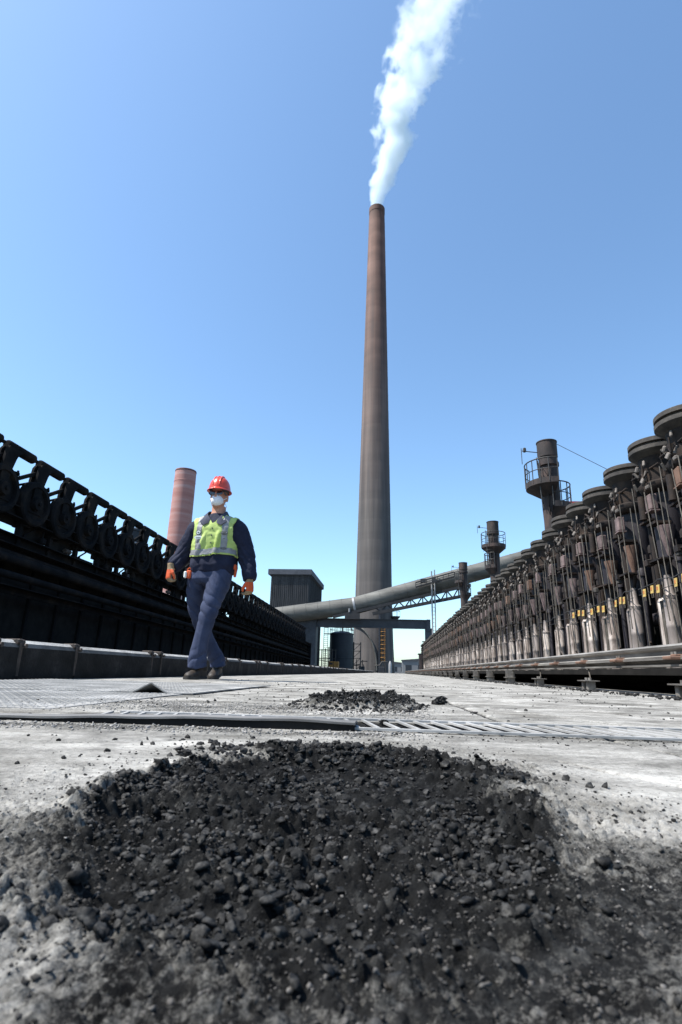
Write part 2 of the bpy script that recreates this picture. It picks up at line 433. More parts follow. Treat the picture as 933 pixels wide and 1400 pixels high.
def joined_mesh(name, tree):
    vs, fs, mi, mats = [], [], [], []
    def put(o, off):
        me = o.data
        k = len(vs)
        vs.extend([tuple(v.co + off) for v in me.vertices])
        mt = me.materials[0]
        if mt not in mats: mats.append(mt)
        idx = mats.index(mt)
        for p in me.polygons:
            fs.append(tuple(i+k for i in p.vertices)); mi.append(idx)
    for c, gs in tree:
        put(c, c.location)
        for g in gs: put(g, c.location+g.location)
    me = bpy.data.meshes.new(name); me.from_pydata(vs, [], fs)
    for mt in mats: me.materials.append(mt)
    me.polygons.foreach_set('material_index', mi)
    me.shade_smooth(); me.set_sharp_from_angle(angle=radians(35))
    return me

def link_mesh(name, me, loc, label, cat, group):
    o = bpy.data.objects.new(name, me); COL.objects.link(o); o.location = loc
    return tag(o, label, cat, group)

ORD = ['nearest', 'second', 'third', 'fourth', 'fifth', 'sixth', 'seventh', 'eighth', 'ninth', 'tenth', 'eleventh', 'twelfth', 'thirteenth', 'fourteenth',
       'fifteenth', 'sixteenth', 'seventeenth', 'eighteenth', 'nineteenth', 'twentieth']

# ------------------------------------------------------------------ numpy noise
def hash2(ix, iy, s):
    h = (ix.astype(np.int64)*374761393 + iy.astype(np.int64)*668265263 + s*1274126177) & 0xffffffff
    h = ((h ^ (h >> 13))*1274126177) & 0xffffffff
    return ((h ^ (h >> 16)) & 0xffff)/65535.0
def vnoise(x, y, s=0):
    ix, iy = np.floor(x), np.floor(y); fx, fy = x-ix, y-iy
    fx = fx*fx*(3-2*fx); fy = fy*fy*(3-2*fy)
    a, b_ = hash2(ix, iy, s), hash2(ix+1, iy, s); c, d = hash2(ix, iy+1, s), hash2(ix+1, iy+1, s)
    return (a*(1-fx)+b_*fx)*(1-fy) + (c*(1-fx)+d*fx)*fy
def fbm(x, y, s=0, o=4):
    t, a, tot = 0, 1.0, 0
    for k in range(o):
        t = t + a*vnoise(x*2**k, y*2**k, s+k*17); tot += a; a *= .5
    return t/tot
def clods(x, y, s=0):
    """field of angular lumps: many-sided, flat-topped, each with its own height and tilt"""
    ix, iy = np.floor(x), np.floor(y); best = np.zeros_like(x)
    for dx in (-1, 0, 1):
        for dy in (-1, 0, 1):
            jx, jy = ix+dx, iy+dy
            px, py = jx+hash2(jx, jy, s), jy+hash2(jx, jy, s+1)
            rr = .35+.6*hash2(jx, jy, s+2)
            th = hash2(jx, jy, s+3)*6.28; el = .55+.45*hash2(jx, jy, s+4)
            ux, uy = x-px, y-py
            a = (ux*np.cos(th)+uy*np.sin(th))/rr; b_ = (-ux*np.sin(th)+uy*np.cos(th))/el/rr
            k1 = .3+.5*hash2(jx, jy, s+6)
            d = np.maximum(np.abs(a), np.abs(b_)); d = np.maximum(d, np.abs(a*k1+b_*.85)); d = np.maximum(d, np.abs(a*.8-b_*k1)*1.05)
            top = np.minimum(.75+.5*a*(hash2(jx, jy, s+7)-.2)+.4*b_*(hash2(jx, jy, s+8)-.5), (1-d)*1.9)
            best = np.maximum(best, rr*(.4+.6*hash2(jx, jy, s+5))*np.maximum(0, top))
    return best

# ------------------------------------------------------------------ ground and deck
def flat(name, x0, x1, y0, y1, z, m, nx=1, ny=1):
    b = MB(); vs = [(x0+(x1-x0)*i/nx, y0+(y1-y0)*j/ny, z) for j in range(ny+1) for i in range(nx+1)]
    fs = [(j*(nx+1)+i, j*(nx+1)+i+1, (j+1)*(nx+1)+i+1, (j+1)*(nx+1)+i) for j in range(ny) for i in range(nx)]
    b.add(vs, fs); o = b.build(name, m, smooth=0); return o

tag(flat('ground', -3000, 3000, -3000, 3000, -.03, M['yard']), kind='structure')
db = MB()                                                # the deck round the finely modelled stretch of it
for k_, (x0_, x1_, y0_, y1_) in enumerate([(-2.28, -1.05, -4, 74), (1.2, 2.62, -4, 74), (-1.05, 1.2, -4, .075), (-1.05, 1.2, 3.05, 74)]):
    db.add([(x0_, y0_, 0), (x1_, y0_, 0), (x1_, y1_, 0), (x0_, y1_, 0)], [(0, 1, 2, 3)])
tag(db.build('battery_deck', M['deck'], smooth=0), kind='structure')

def smooth01(t): t = np.clip(t, 0, 1); return t*t*(3-2*t)

PC = (-.055, .475)
def pile_mask(X, Y):
    """1 inside the patch of coal fines, 0 outside, ragged edge"""
    u = (X-PC[0])/.153
    v = np.where(Y > PC[1], (Y-PC[1])/.235, (Y-PC[1])/.295)
    r = np.sqrt(u*u+v*v) + .42*(fbm(X*10, Y*10, 5)-.5) + .12*(fbm(X*60, Y*60, 6)-.5)
    return r
CRACKS = [(-.444, 1.775, .05, 1.5, .010), (.19, 2.25, .235, 1.19, .009), (.20, 3.0, .72, 1.45, .012), (.18, 3.3, 1.05, 2.35, .014), (.07, 2.4, .52, 1.22, .009), (-.6, .62, -.25, .80, .005), (.30, .52, .2, .72, .004), (.45, .35, .35, 1.0, .004)]
def ground_height(X, Y):
    # every field of lumps is looked up through a wobble, so edges break up
    WX = X + .0035*(fbm(X*70, Y*70, 201, 3)-.5); WY = Y + .0035*(fbm(X*70+9, Y*70, 202, 3)-.5)
    r = pile_mask(X, Y)
    inside = 1-smooth01((r-.78)/.3)
    ring = np.exp(-((r-1.0)/.13)**2)
    # two heaped stretches of rim on the far side, low elsewhere
    bank = np.exp(-((X+.10)/.13)**4-((Y-.685)/.04)**2)*1.0 + .8*np.exp(-((X-.085)/.05)**2-((Y-.60-(.09-X)*.6)/.035)**2) + .5*np.exp(-((X+.2)/.04)**2-((Y-.36)/.035)**2)
    c1 = clods(WX/.017, WY/.017, 3); c2 = clods(WX/.0085+7, WY/.0085, 9); c3 = clods(WX/.0044+3, WY/.0044, 21); c4 = clods(WX/.0022+3, WY/.0022, 31)
    fine = fbm(X*260, Y*260, 210, 3)-.5; clumpb = fbm(X*45, Y*45, 215, 3)
    rag = smooth01((fbm(X*16, Y*16, 40)-.36)/.2)
    h = -.010*inside
    h = h + bank*rag*(.005+.006*c1+.004*c2+.014*(clumpb-.5)) + ring*(.0035*c1*rag+.003*c2)
    rough = np.clip(inside*1.0 + ring*.9, 0, 1)
    lumpy = smooth01((fbm(X*13+4, Y*13, 60)-.36)/.25)*smooth01((Y-.22)/.12)
    clump = fbm(X*38, Y*38, 211, 4); rid = 1-np.abs(2*fbm(X*24+3, Y*24, 212, 4)-1)
    h = h + rough*(.022*(clump-.5)*(.4+.6*lumpy) + .014*(rid-.75)*lumpy + (.0085*c1*lumpy) + .0070*c2*(.3+.7*lumpy) + .0036*c3*(.5+.5*lumpy) + .0015*c4 + .0030*fine)
    zone = np.exp(-((r-1.25)/.45)**2)*smooth01((fbm(X*6, Y*6, 70)-.35)/.3)
    apron = smooth01((.50-Y)/.16)*smooth01((1.0-np.abs(X)*1.6)/.4)*(.45+.55*smooth01((fbm(X*17, Y*17, 73)-.3)/.3))
    zone = np.maximum(zone, apron)
    h = h + zone*(.006*c2*smooth01((fbm(X*30, Y*30, 71)-.45)/.2) + .0036*c3 + .0016*c4 + .0022*fine)
    # second heap, further off
    u2 = np.sqrt(((X+.09)/.175)**2 + ((Y-1.70-.1*X)/.26)**2) + .45*(fbm(X*9, Y*9, 80)-.5)
    in2 = 1-smooth01((u2-.55)/.45)
    halo2 = np.exp(-((u2-1.0)/.55)**2)
    h = h + in2*(.010 + .018*fbm(X*14, Y*14, 83) + .024*clods(WX/.030, WY/.030, 90) + .012*clods(WX/.013, WY/.013, 91)) + halo2*(.007*clods(WX/.012, WY/.012, 92)*smooth01((fbm(X*20, Y*20, 93)-.4)/.2)+.003*clods(WX/.006, WY/.006, 94))
    band = np.exp(-((Y-.925-.05*X)/.035)**2)*smooth01((.08-X)/.1) + .9*np.exp(-((Y-1.42)/.2)**4)*smooth01((.12-X)/.1) + .35*np.exp(-((Y-1.08)/.08)**2)
    bn = band*smooth01((fbm(X*14, Y*14, 95)-.3)/.25)
    h = h + bn*(.0034*clods(WX/.008, WY/.008, 96)+.0018*c3)
    wideg = smooth01((fbm(X*3, Y*3, 97)-.42)/.2)
    h = h + wideg*.0018*c3*smooth01((fbm(X*25, Y*25, 98)-.5)/.15)
    h = h + .0018*fbm(X*3, Y*3, 99)
    # cracks and slab joints, worn open and filled with fines
    crack = np.zeros_like(X)
    for (ax, ay, bx, by, wd) in CRACKS:
        L2 = (bx-ax)**2+(by-ay)**2; t_ = np.clip(((X-ax)*(bx-ax)+(Y-ay)*(by-ay))/L2, 0, 1)
        dd = np.hypot(X-ax-t_*(bx-ax)+.012*(fbm(X*9, Y*9, 301)-.5), Y-ay-t_*(by-ay)+.02*(fbm(X*12, Y*12, 302)-.5))
        crack = np.maximum(crack, np.exp(-(dd/(wd*(.5+fbm(X*20, Y*20, 303))))**2))
    h = h - .006*crack - .0015*np.exp(-((Y-1.08-.02*X)/.085)**4)*smooth01((X+.5)/.1)
    slot = smooth01((X+.5)/.1)*np.exp(-((Y-1.08-.02*X)/.075)**4)  # blackens the deck between the rungs
    s = inside*1.0 + ring*(.1+.4*c1+.2*rag) + bank*rag*.8 + zone*.2
    s = np.maximum(s, 1.05*in2*(.6+.6*fbm(X*25, Y*25, 81)) + halo2*.25)
    s = np.maximum(s, bn*.62); s = np.maximum(s, wideg*.22*(.4+fbm(X*40, Y*40, 107)))
    pale = smooth01((.36-Y)/.12)*smooth01((-.03-X+.25*(Y-.2))/.06)
    s = s*(1-.42*pale)
    s = np.maximum(s, .85*crack); s = np.maximum(s, slot*(.95+.4*fbm(X*30, Y*30, 304)))
    near = smooth01((.46-Y)/.14)*(1-.6*smooth01((-.085-X)/.03)*smooth01((.30-Y)/.04))
    s = np.maximum(s, near*(.22+.5*fbm(X*19, Y*19, 305)))
    s = s - .22*smooth01((fbm(X*16, Y*16, 100)-.54)/.2)*inside*(1-smooth01((Y-.45)/.2))
    s = s + .28*np.exp(-((r-1.1)/.8)**2)*smooth01((fbm(X*7, Y*7, 103)-.35)/.3)
    return h, s

def debris_patch():
    xs = np.concatenate([np.linspace(-1.15, -.32, 200)[:-1], np.linspace(-.32, .32, 500), np.linspace(.32, 1.3, 220)[1:]])
    ys = [.06]
    while ys[-1] < 3.3:
        y = ys[-1]; ys.append(y + (.0012 if y < .36 else min(.0012*(y/.36)**1.35, .010)))
    ys = np.array(ys)
    X, Y = np.meshgrid(xs, ys)
    h, s = ground_height(X, Y)
    edge = np.minimum.reduce([(X-xs[0])/.15, (xs[-1]-X)/.15, (Y-ys[0])/.02, (ys[-1]-Y)/.4])
    e = smooth01(edge)
    Z = (h+.0035)*e - .003*(1-e)
    nv = X.size; nx = len(xs); ny = len(ys)
    me = bpy.data.meshes.new('debris_covered_deck')
    me.vertices.add(nv); me.vertices.foreach_set('co', np.stack([X, Y, Z], -1).astype(np.float32).ravel())
    i = (np.arange(ny-1)[:, None]*nx + np.arange(nx-1)[None, :]).ravel()
    q = np.stack([i, i+1, i+nx+1, i+nx], -1).astype(np.int32)
    me.loops.add(q.size); me.loops.foreach_set('vertex_index', q.ravel())
    me.polygons.add(len(q)); me.polygons.foreach_set('loop_start', np.arange(len(q), dtype=np.int32)*4)
    me.update(calc_edges=True)
    a = me.attributes.new('soot', 'FLOAT', 'POINT'); a.data.foreach_set('value', s.astype(np.float32).ravel())
    me.materials.append(M['deck']); me.shade_smooth()
    o = bpy.data.objects.new('debris_covered_deck', me); COL.objects.link(o)
    return tag(o, kind='structure')
debris_patch()

def ico(sub):
    bm = bmesh.new(); bmesh.ops.create_icosphere(bm, subdivisions=sub, radius=1)
    v = np.array([p.co[:] for p in bm.verts]); f = np.array([[q.index for q in p.verts] for p in bm.faces]); bm.free(); return v, f
ICO = {1: ico(1), 2: ico(2), 3: ico(3)}
def rock_shape(seed, sub=2):
    v, f = ICO[sub]; rs = np.random.RandomState(seed); v = v.copy()
    for _ in range(7):                                             # chop facets off
        d = rs.normal(size=3); d /= np.linalg.norm(d); k = rs.uniform(.35, .75)
        t = v@d; over = np.maximum(0, t-k); v -= over[:, None]*d
    v += rs.normal(size=v.shape)*.12
    v *= np.array([1, rs.uniform(.6, .95), rs.uniform(.45, .8)])
    return v, f
ROCKS = {1: [rock_shape(s, 1) for s in range(10)], 2: [rock_shape(s+50, 2) for s in range(10)]}

def scatter(name, pts, mat, label, cat, sub=1):
    """pts: (x, y, radius) list, one stuff mesh"""
    V, Fc, off = [], [], 0
    pts = np.array(pts)
    hh, _ = ground_height(pts[:, 0], pts[:, 1])
    for k, (x, y, r) in enumerate(pts):
        v, f = ROCKS[sub][NR.randint(10)]
        a = NR.uniform(0, 6.28); ca, sa = cos(a), sin(a); tx = NR.uniform(-.6, .6); ct, s_ = cos(tx), sin(tx)
        rm = np.array([[ca, -sa, 0], [sa, ca, 0], [0, 0, 1]]) @ np.array([[1, 0, 0], [0, ct, -s_], [0, s_, ct]])
        V.append((v*r)@rm.T + np.array([x, y, hh[k]+.0035+r*.22])); Fc.append(f+off); off += len(v)
    V = np.concatenate(V); Fc = np.concatenate(Fc).astype(np.int32)
    me = bpy.data.meshes.new(name)
    me.vertices.add(len(V)); me.vertices.foreach_set('co', V.astype(np.float32).ravel())
    me.loops.add(Fc.size); me.loops.foreach_set('vertex_index', Fc.ravel())
    me.polygons.add(len(Fc)); me.polygons.foreach_set('loop_start', np.arange(len(Fc), dtype=np.int32)*3)
    me.update(calc_edges=True); me.materials.append(mat)
    o = bpy.data.objects.new(name, me); COL.objects.link(o)
    return tag(o, label, cat, kind='stuff')

def sample(n, fn, x0, x1, y0, y1, rfn):
    out = []
    while len(out) < n:
        X = NR.uniform(x0, x1, 4000); Y = NR.uniform(y0, y1, 4000); p = fn(X, Y); k = NR.uniform(size=4000) < p
        for x, y in zip(X[k], Y[k]): out.append((x, y, rfn()))
    return out[:n]
rr = lambda lo, hi, g=2.5: (lambda: lo + (hi-lo)*NR.uniform()**g)
inside = lambda X, Y: (pile_mask(X, Y) < 1.0)*(.12+.88*smooth01((fbm(X*13+4, Y*13, 60)-.3)/.3))
rimf = lambda X, Y: np.clip(np.exp(-((X+.10)/.13)**4-((Y-.70)/.05)**2) + .8*np.exp(-((X-.085)/.05)**2-((Y-.60-(.09-X)*.6)/.035)**2) + .08*np.exp(-((pile_mask(X, Y)-1.02)/.12)**2), 0, 1)
zonef = lambda X, Y: np.maximum(np.exp(-((pile_mask(X, Y)-1.2)/.5)**2)*.7, .6*smooth01((.5-Y)/.15))
scatter('coal_fines', sample(9000, lambda X, Y: inside(X, Y)*(.15+.85*smooth01((fbm(X*26, Y*26, 66)-.42)/.15)), -.3, .3, .08, .85, rr(.0006, .0050, 4.5)), M['coal'], 'heap of black crumbled coal fines spilt on the deck nearest the camera', 'coal fines', 2)
scatter('coal_clods', sample(900, rimf, -.35, .35, .2, .95, rr(.0015, .0075, 3)), M['coal'], 'larger black coal clods piled on the far rim of the near spill', 'coal clods', 2)
scatter('grey_crumbs', sample(14000, lambda X, Y: smooth01((.52-Y)/.2)*(.25+.75*(fbm(X*15, Y*15, 67) > .5)), -.42, .42, .14, .55, rr(.0004, .0019, 3)), M['dustgrit'], 'grey dusty crumbs and chips covering the deck right in front of the camera', 'grit', 1)
scatter('pale_grit', sample(4200, lambda X, Y: zonef(X, Y)*(pile_mask(X, Y) > .97)*(Y > .3), -.6, .6, .1, 1.2, rr(.0004, .0014, 3)), M['grit'], 'pale grit and broken mortar crumbs scattered round the near coal spill', 'grit', 1)
scatter('dark_grit', sample(7500, lambda X, Y: np.maximum(zonef(X, Y), .5*np.exp(-((Y-.95)/.05)**2)), -.9, .9, .1, 1.3, rr(.0006, .0028, 3)), M['coal'], 'small dark coal crumbs strewn round the rim of the near spill', 'grit', 1)
scatter('loose_crumbs', sample(3200, lambda X, Y: .12+.88*(fbm(X*4, Y*4, 55) > .52), -1.4, 1.5, .5, 5.0, rr(.0008, .007, 5)), M['coal'], 'loose black crumbs sprinkled thinly over the pale deck', 'crumbs', 1)
heap2 = lambda X, Y: np.clip(1.25-(((X+.10)/.2)**2 + ((Y-1.70)/.33)**2), 0, 1)
scatter('far_spill_clods', sample(1500, heap2, -.35, .3, 1.3, 2.2, rr(.002, .010, 2.5)), M['coal'], 'second smaller heap of black coal clods beyond the steel strip', 'coal clods', 2)
scatter('debris_band', sample(6500, lambda X, Y: np.exp(-((Y-.925-.05*X)/.04)**2)*(X < .05) + .45*np.exp(-((Y-1.42)/.2)**4)*(X < .1), -1.0, .3, .8, 1.8, rr(.001, .0045, 3)), M['grit'], 'band of grey gravelly debris lying along the bent steel strip', 'debris', 1)
scatter('right_edge_debris', sample(1500, lambda X, Y: np.exp(-((X-1.5)/.09)**2), 1.1, 1.66, 2.5, 14, rr(.003, .02, 3)), M['coal'], 'grey dust and lumps banked under the right-hand rail girder', 'debris', 1)

def lump(loc, r, seed, label, mat='coal', grp=None):
    v, f = rock_shape(seed, 3)
    rs = np.random.RandomState(seed); v = v + rs.normal(size=v.shape)*.015
    b = MB(); b.add([(p[0]*r[0], p[1]*r[1], p[2]*r[2]) for p in v], [tuple(int(i) for i in q) for q in f])
    o = b.build('coal_lump', M[mat], smooth=0, loc=loc)
    return tag(o, label, 'coal lump', grp)
lump((.150, 1.88, .016), (.036, .03, .026), 3, 'large black coal lump alone to the right of the second coal heap')
lump((-.212, .60, .014), (.009, .009, .0095), 5, 'dark lump at the upper left end of the near spill rim')
lump((.21, 1.50, .006), (.012, .01, .008), 8, 'small black lump lying on the far bar of the perforated strip')
lump((-.012, 1.11, .010), (.014, .012, .010), 12, 'black lump lying in a slot of the perforated strip, right of the bent strip')
lump((-.235, .47, .008), (.007, .006, .006), 15, 'small black lump on the clean pale concrete left of the near spill')
lump((-.108, .268, .003), (.0045, .004, .004), 21, 'dark lump among paler dust at the lower left of the near spill')
lump((-.11, .228, .001), (.003, .0026, .0022), 25, 'near white stone fragment at the lower left corner', 'grit')

# tread plates, each with raised lugs
def tread_plate(name, x0, x1, y0, y1, z, label, curl=None, pitch=.03):
    t = thing(name, label, 'steel plate', ((x0+x1)/2, (y0+y1)/2, 0), 'tread plates on the left of the deck')
    cx, cy = (x0+x1)/2, (y0+y1)/2
    nx, ny = 60, 30
    vs, fs = [], []
    def zz(x, y):
        h = z + .002*sin(x*3)*sin(y*2)
        if curl:
            px, w, hh, ln = curl
            h += hh*max(0, 1-abs(x-px)/w)*max(0, 1-(y-y0)/ln)
        return h
    for top in (1, 0):
        for j in range(ny+1):
            for i in range(nx+1):
                x = x0+(x1-x0)*i/nx; y = y0+(y1-y0)*j/ny
                vs.append((x-cx, y-cy, zz(x, y)-(0 if top else .0045)))
    N = (nx+1)*(ny+1)
    for j in range(ny):
        for i in range(nx):
            a = j*(nx+1)+i; fs.append((a, a+1, a+nx+2, a+nx+1)); fs.append((N+a, N+a+nx+1, N+a+nx+2, N+a+1))
    for i in range(nx):
        fs.append((i+1, i, N+i, N+i+1)); a = ny*(nx+1)+i; fs.append((a, a+1, N+a+1, N+a))
    for j in range(ny):
        a = j*(nx+1); fs.append((a, a+nx+1, N+a+nx+1, N+a)); a += nx; fs.append((a+nx+1, a, N+a, N+a+nx+1))
    MB().add(vs, fs).build('sheet', M['tread'], t, smooth=30)
    lug = MB(); k = 0
    y = y0+.02; row = 0
    while y < y1-.01:
        x = x0+.015+(pitch/2 if row % 2 else 0)
        while x < x1-.01:
            a = .6 if row % 2 else -.6
            dx, dy = cos(a)*pitch*.42, sin(a)*pitch*.42
            nxv, nyv = -sin(a)*.0022, cos(a)*.0022
            h = zz(x, y)
            lug.add([(x-dx-nxv-cx, y-dy-nyv-cy, h-.0005), (x+dx-nxv-cx, y+dy-nyv-cy, h-.0005), (x+dx+nxv-cx, y+dy+nyv-cy, h-.0005), (x-dx+nxv-cx, y-dy+nyv-cy, h-.0005),
                     (x-dx*.8-cx, y-dy*.8-cy, h+.0022), (x+dx*.8-cx, y+dy*.8-cy, h+.0022)], [(0, 1, 5, 4), (1, 2, 5), (2, 3, 4, 5), (3, 0, 4)])
            x += pitch
        y += pitch*.62; row += 1
    o = lug.build('tread_lugs', M['tread'], t, smooth=0); o['kind'] = 'stuff'
    return t
tread_plate('tread_plate', -1.95, -.74, 1.20, 2.02, .007, 'near tread plate with raised lugs left of the coal spills')
tread_plate('tread_plate', -2.05, -.70, 1.99, 3.3, .011, 'far tread plate with its near edge bent up into a small dark tent', curl=(-.86, .06, .034, .10))

# bent steel strip with a black front standing in for shade, and the slotted strip behind it
def bent_strip():
    t = thing('edge_strip', 'long pale steel strip with a black raised front edge crossing the deck at left', 'steel strip', (-.4, .97, 0))
    n = 48
    def path(u):
        x = -1.05+u*.99; y = .945+.02*u+.0*u
        hgt = .0085+.0125*float(smooth01(np.array((u-.15)/.7))) + .0007*sin(u*37) - .002*max(0, (u-.94)/.06)
        return x+.4, y-.97, hgt
    top = MB(); vs = []
    for i in range(n+1):
        x, y, h = path(i/n)
        for dy, dz in ((0, h-.0035), (0, h), (.004, h+.0012), (.045, h), (.075, h*.7), (.080, h*.7-.003), (.045, h-.004)): vs.append((x, y+dy, dz))
    top.v = vs
    for i in range(n):
        for k in range(7):
            a = i*7+k; a2 = i*7+(k+1) % 7; top.f.append((a, a+7, a2+7, a2))
    top.f.append(tuple(range(7))); top.f.append(tuple(reversed([n*7+k for k in range(7)])))
    top.build('strip', M['lip'], t, smooth=30)
    fr = MB(); vs = []
    for i in range(n+1):
        x, y, h = path(i/n); x = x*.997
        for dy, dz in ((.002, -.002), (.003, h-.0036), (.02, h-.0045), (.02, -.002)): vs.append((x, y+dy, dz))
    fr.v = vs
    for i in range(n):
        for k in range(4):
            a = i*4+k; a2 = i*4+(k+1) % 4; fr.f.append((a, a+4, a2+4, a2))
    fr.f.append((0, 1, 2, 3)); fr.f.append(tuple(reversed([n*4+k for k in range(4)])))
    fr.build('shaded_edge', M['black'], t, smooth=30)  # black stands in for the shaded front and the gap below the strip
    return t
bent_strip()

def slotted_strip():
    t = thing('slotted_strip', 'pale perforated steel strip like a ladder of slanted slots lying across the deck', 'grating', (.3, 1.08, 0))
    MB().box((.22, -.086, .0085), (1.5, .012, .0035), (0, 0, .02)).build('near_bar', M['plate'], t)
    MB().box((.1, .086, .0095), (1.9, .014, .004), (0, 0, .02)).build('far_bar', M['plate'], t)
    rm = MB().box((0, 0, .0088), (.006, .17, .0035), (0, 0, .0)).build('rung', M['plate'], t)
    rm.location = (-.85, 0, 0); k = 0
    x = -.85
    while x < .82:
        o = rm if k == 0 else rm.copy()
        if k: COL.objects.link(o); o.parent = t
        o.location = (x, x*.02, 0); o.rotation_euler = (0, 0, .22+.25*max(0, x))
        x += .034; k += 1
slotted_strip()

# ------------------------------------------------------------------ left kerb
def kerb():
    t = thing('kerb', 'long low dark kerb of jointed blocks along the left of the deck', 'kerb', (-2.3, 0, 0))
    y = -1.2; k = 0; prev = None
    lens = [1.35, .86, .92, 1.1, .84, 1.3]
    tmpl = {}
    while y < 72:
        ln = lens[k % len(lens)]
        key = k % len(lens)
        if key not in tmpl:
            b = MB()
            h = .232+.006*((k*37) % 5-2)/2
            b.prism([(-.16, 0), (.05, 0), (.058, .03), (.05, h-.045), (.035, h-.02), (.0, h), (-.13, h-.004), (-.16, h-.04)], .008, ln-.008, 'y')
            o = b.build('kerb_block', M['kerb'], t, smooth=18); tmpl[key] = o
        else:
            o = tmpl[key].copy(); COL.objects.link(o); o.parent = t
        o.location = (.004*((k*13) % 3-1), y, 0)
        if 0 < y < 30:
            for dy in ((.0,) if k % 2 else (.0, .22)):
                if prev is None:
                    c = MB(); c.bbox((.052, 0, .12), (.012, .03, .2), .004); c.cyl((.035, -.03, .222), (.035, .04, .222), .016, n=8); c.bbox((.0, 0, .232), (.1, .035, .018), .006)
                    c.cyl((.06, .02, .2), (.075, .02, .2), .015, n=6)
                    prev = c.build('kerb_clamp', M['clamp'], t)
                    q = prev
                else:
                    q = prev.copy(); COL.objects.link(q); q.parent = t
                q.location = (0, y+dy, 0)
        y += ln; k += 1
kerb()

# ------------------------------------------------------------------ left gantry
GS = -.0155
def gz(y, z): return z + GS*(y-9)
def gantry():
    t = thing('pipe_gantry', 'long black sooty pipe gantry behind the kerb on the left', 'gantry', (-7, 9, 0), rot=(GS, 0, 0))
    y0, y1 = -14, 38
    L, c = y1-y0, (y1+y0)/2
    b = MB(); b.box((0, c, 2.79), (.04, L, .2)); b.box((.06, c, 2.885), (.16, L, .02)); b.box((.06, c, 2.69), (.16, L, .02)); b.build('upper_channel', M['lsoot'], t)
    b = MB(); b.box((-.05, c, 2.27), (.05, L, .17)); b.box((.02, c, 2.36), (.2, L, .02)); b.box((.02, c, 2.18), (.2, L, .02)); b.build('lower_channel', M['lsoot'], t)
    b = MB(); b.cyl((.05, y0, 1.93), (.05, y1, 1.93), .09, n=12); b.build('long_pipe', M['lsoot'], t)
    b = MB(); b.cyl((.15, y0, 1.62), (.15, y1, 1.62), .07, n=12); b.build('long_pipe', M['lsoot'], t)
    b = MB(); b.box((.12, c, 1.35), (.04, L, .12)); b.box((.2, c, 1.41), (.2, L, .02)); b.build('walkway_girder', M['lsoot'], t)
    b = MB(); b.box((-.3, c, 1.13), (.1, L, 2.5)); b.build('back_panel', M['black'], t)  # black stands in for the shade over the gantry body
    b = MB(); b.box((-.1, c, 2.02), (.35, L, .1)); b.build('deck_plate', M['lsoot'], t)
    post = MB().box((0, 0, 0), (.08, .1, .62)).build('gantry_post', M['lsoot'], t)
    rib = MB().box((0, 0, 0), (.05, .07, 2.05)).build('panel_rib', M['lsoot'], t)
    bits = [MB().bbox((0, 0, 0), (.12, .16, .14), .03).cyl((0, 0, .05), (0, 0, .2), .02, n=6).build('junction_box', M['lsoot'], t),
            MB().cyl((0, -.1, 0), (0, .1, 0), .05, n=10).cyl((0, 0, -.12), (0, 0, 0), .03, n=8).build('small_valve', M['clamp'], t)]
    brk = MB().box((0, 0, 0), (.1, .05, .05)).cyl((-.02, 0, 0), (-.02, .35, .22), .018, n=6).build('diagonal_brace', M['lsoot'], t)
    first = {id(post): True, id(rib): True, id(brk): True, id(bits[0]): True, id(bits[1]): True}
    def put(o, loc, sc=None):
        if first.get(id(o)): first[id(o)] = False; q = o
        else:
            q = o.copy(); COL.objects.link(q); q.parent = t
        q.location = loc
        if sc: q.scale = sc
    blind = MB().box((0, 0, 0), (.03, .9, .36)).build('slot_cover', M['black'], t); first[id(blind)] = True
    y = y0+1; k = 0
    rr_ = random.Random(3)
    while y < y1:
        put(post, (-.02, y, 2.52))
        if k % 2 == 0: put(brk, (0, y+.1, 2.42))
        if k % 3 != 1: put(bits[rr_.randint(0, 1) if k < 30 else 0], (.0, y+rr_.uniform(.3, .75), 2.47))
        put(rib, (-.22, y, 1.0))
        if k % 5 not in (1, 3) or y > 16: put(blind, (-.12, y+.48, 2.52))
        else: put(blind, (-.12, y+.48, 2.66 if k % 2 else 2.40), (1, 1, .45))
        y += .96; k += 1
    # gas main carried behind, leaving the slot of sky open
    b = MB(); b.cyl((-1.3, y0, 1.25), (-1.3, y1, 1.25), .62, n=20); b.build('gas_main', M['black'], t)
    b = MB(); b.box((-.42, c, 3.0), (.06, L, .42)); b.box((-.2, c, 2.93), (.5, L, .03)); b.build('trough', M['black'], t)
    b = MB(); b.cyl((-.75, y0, 2.05), (-.75, y1, 2.05), .2, n=16); b.build('spray_main', M['black'], t)
    e = MB(); e.box((-.35, y1+.12, 1.45), (1.2, .2, 2.9)); e.build('end_panel', M['lsoot'], t)
    return t
gantry()

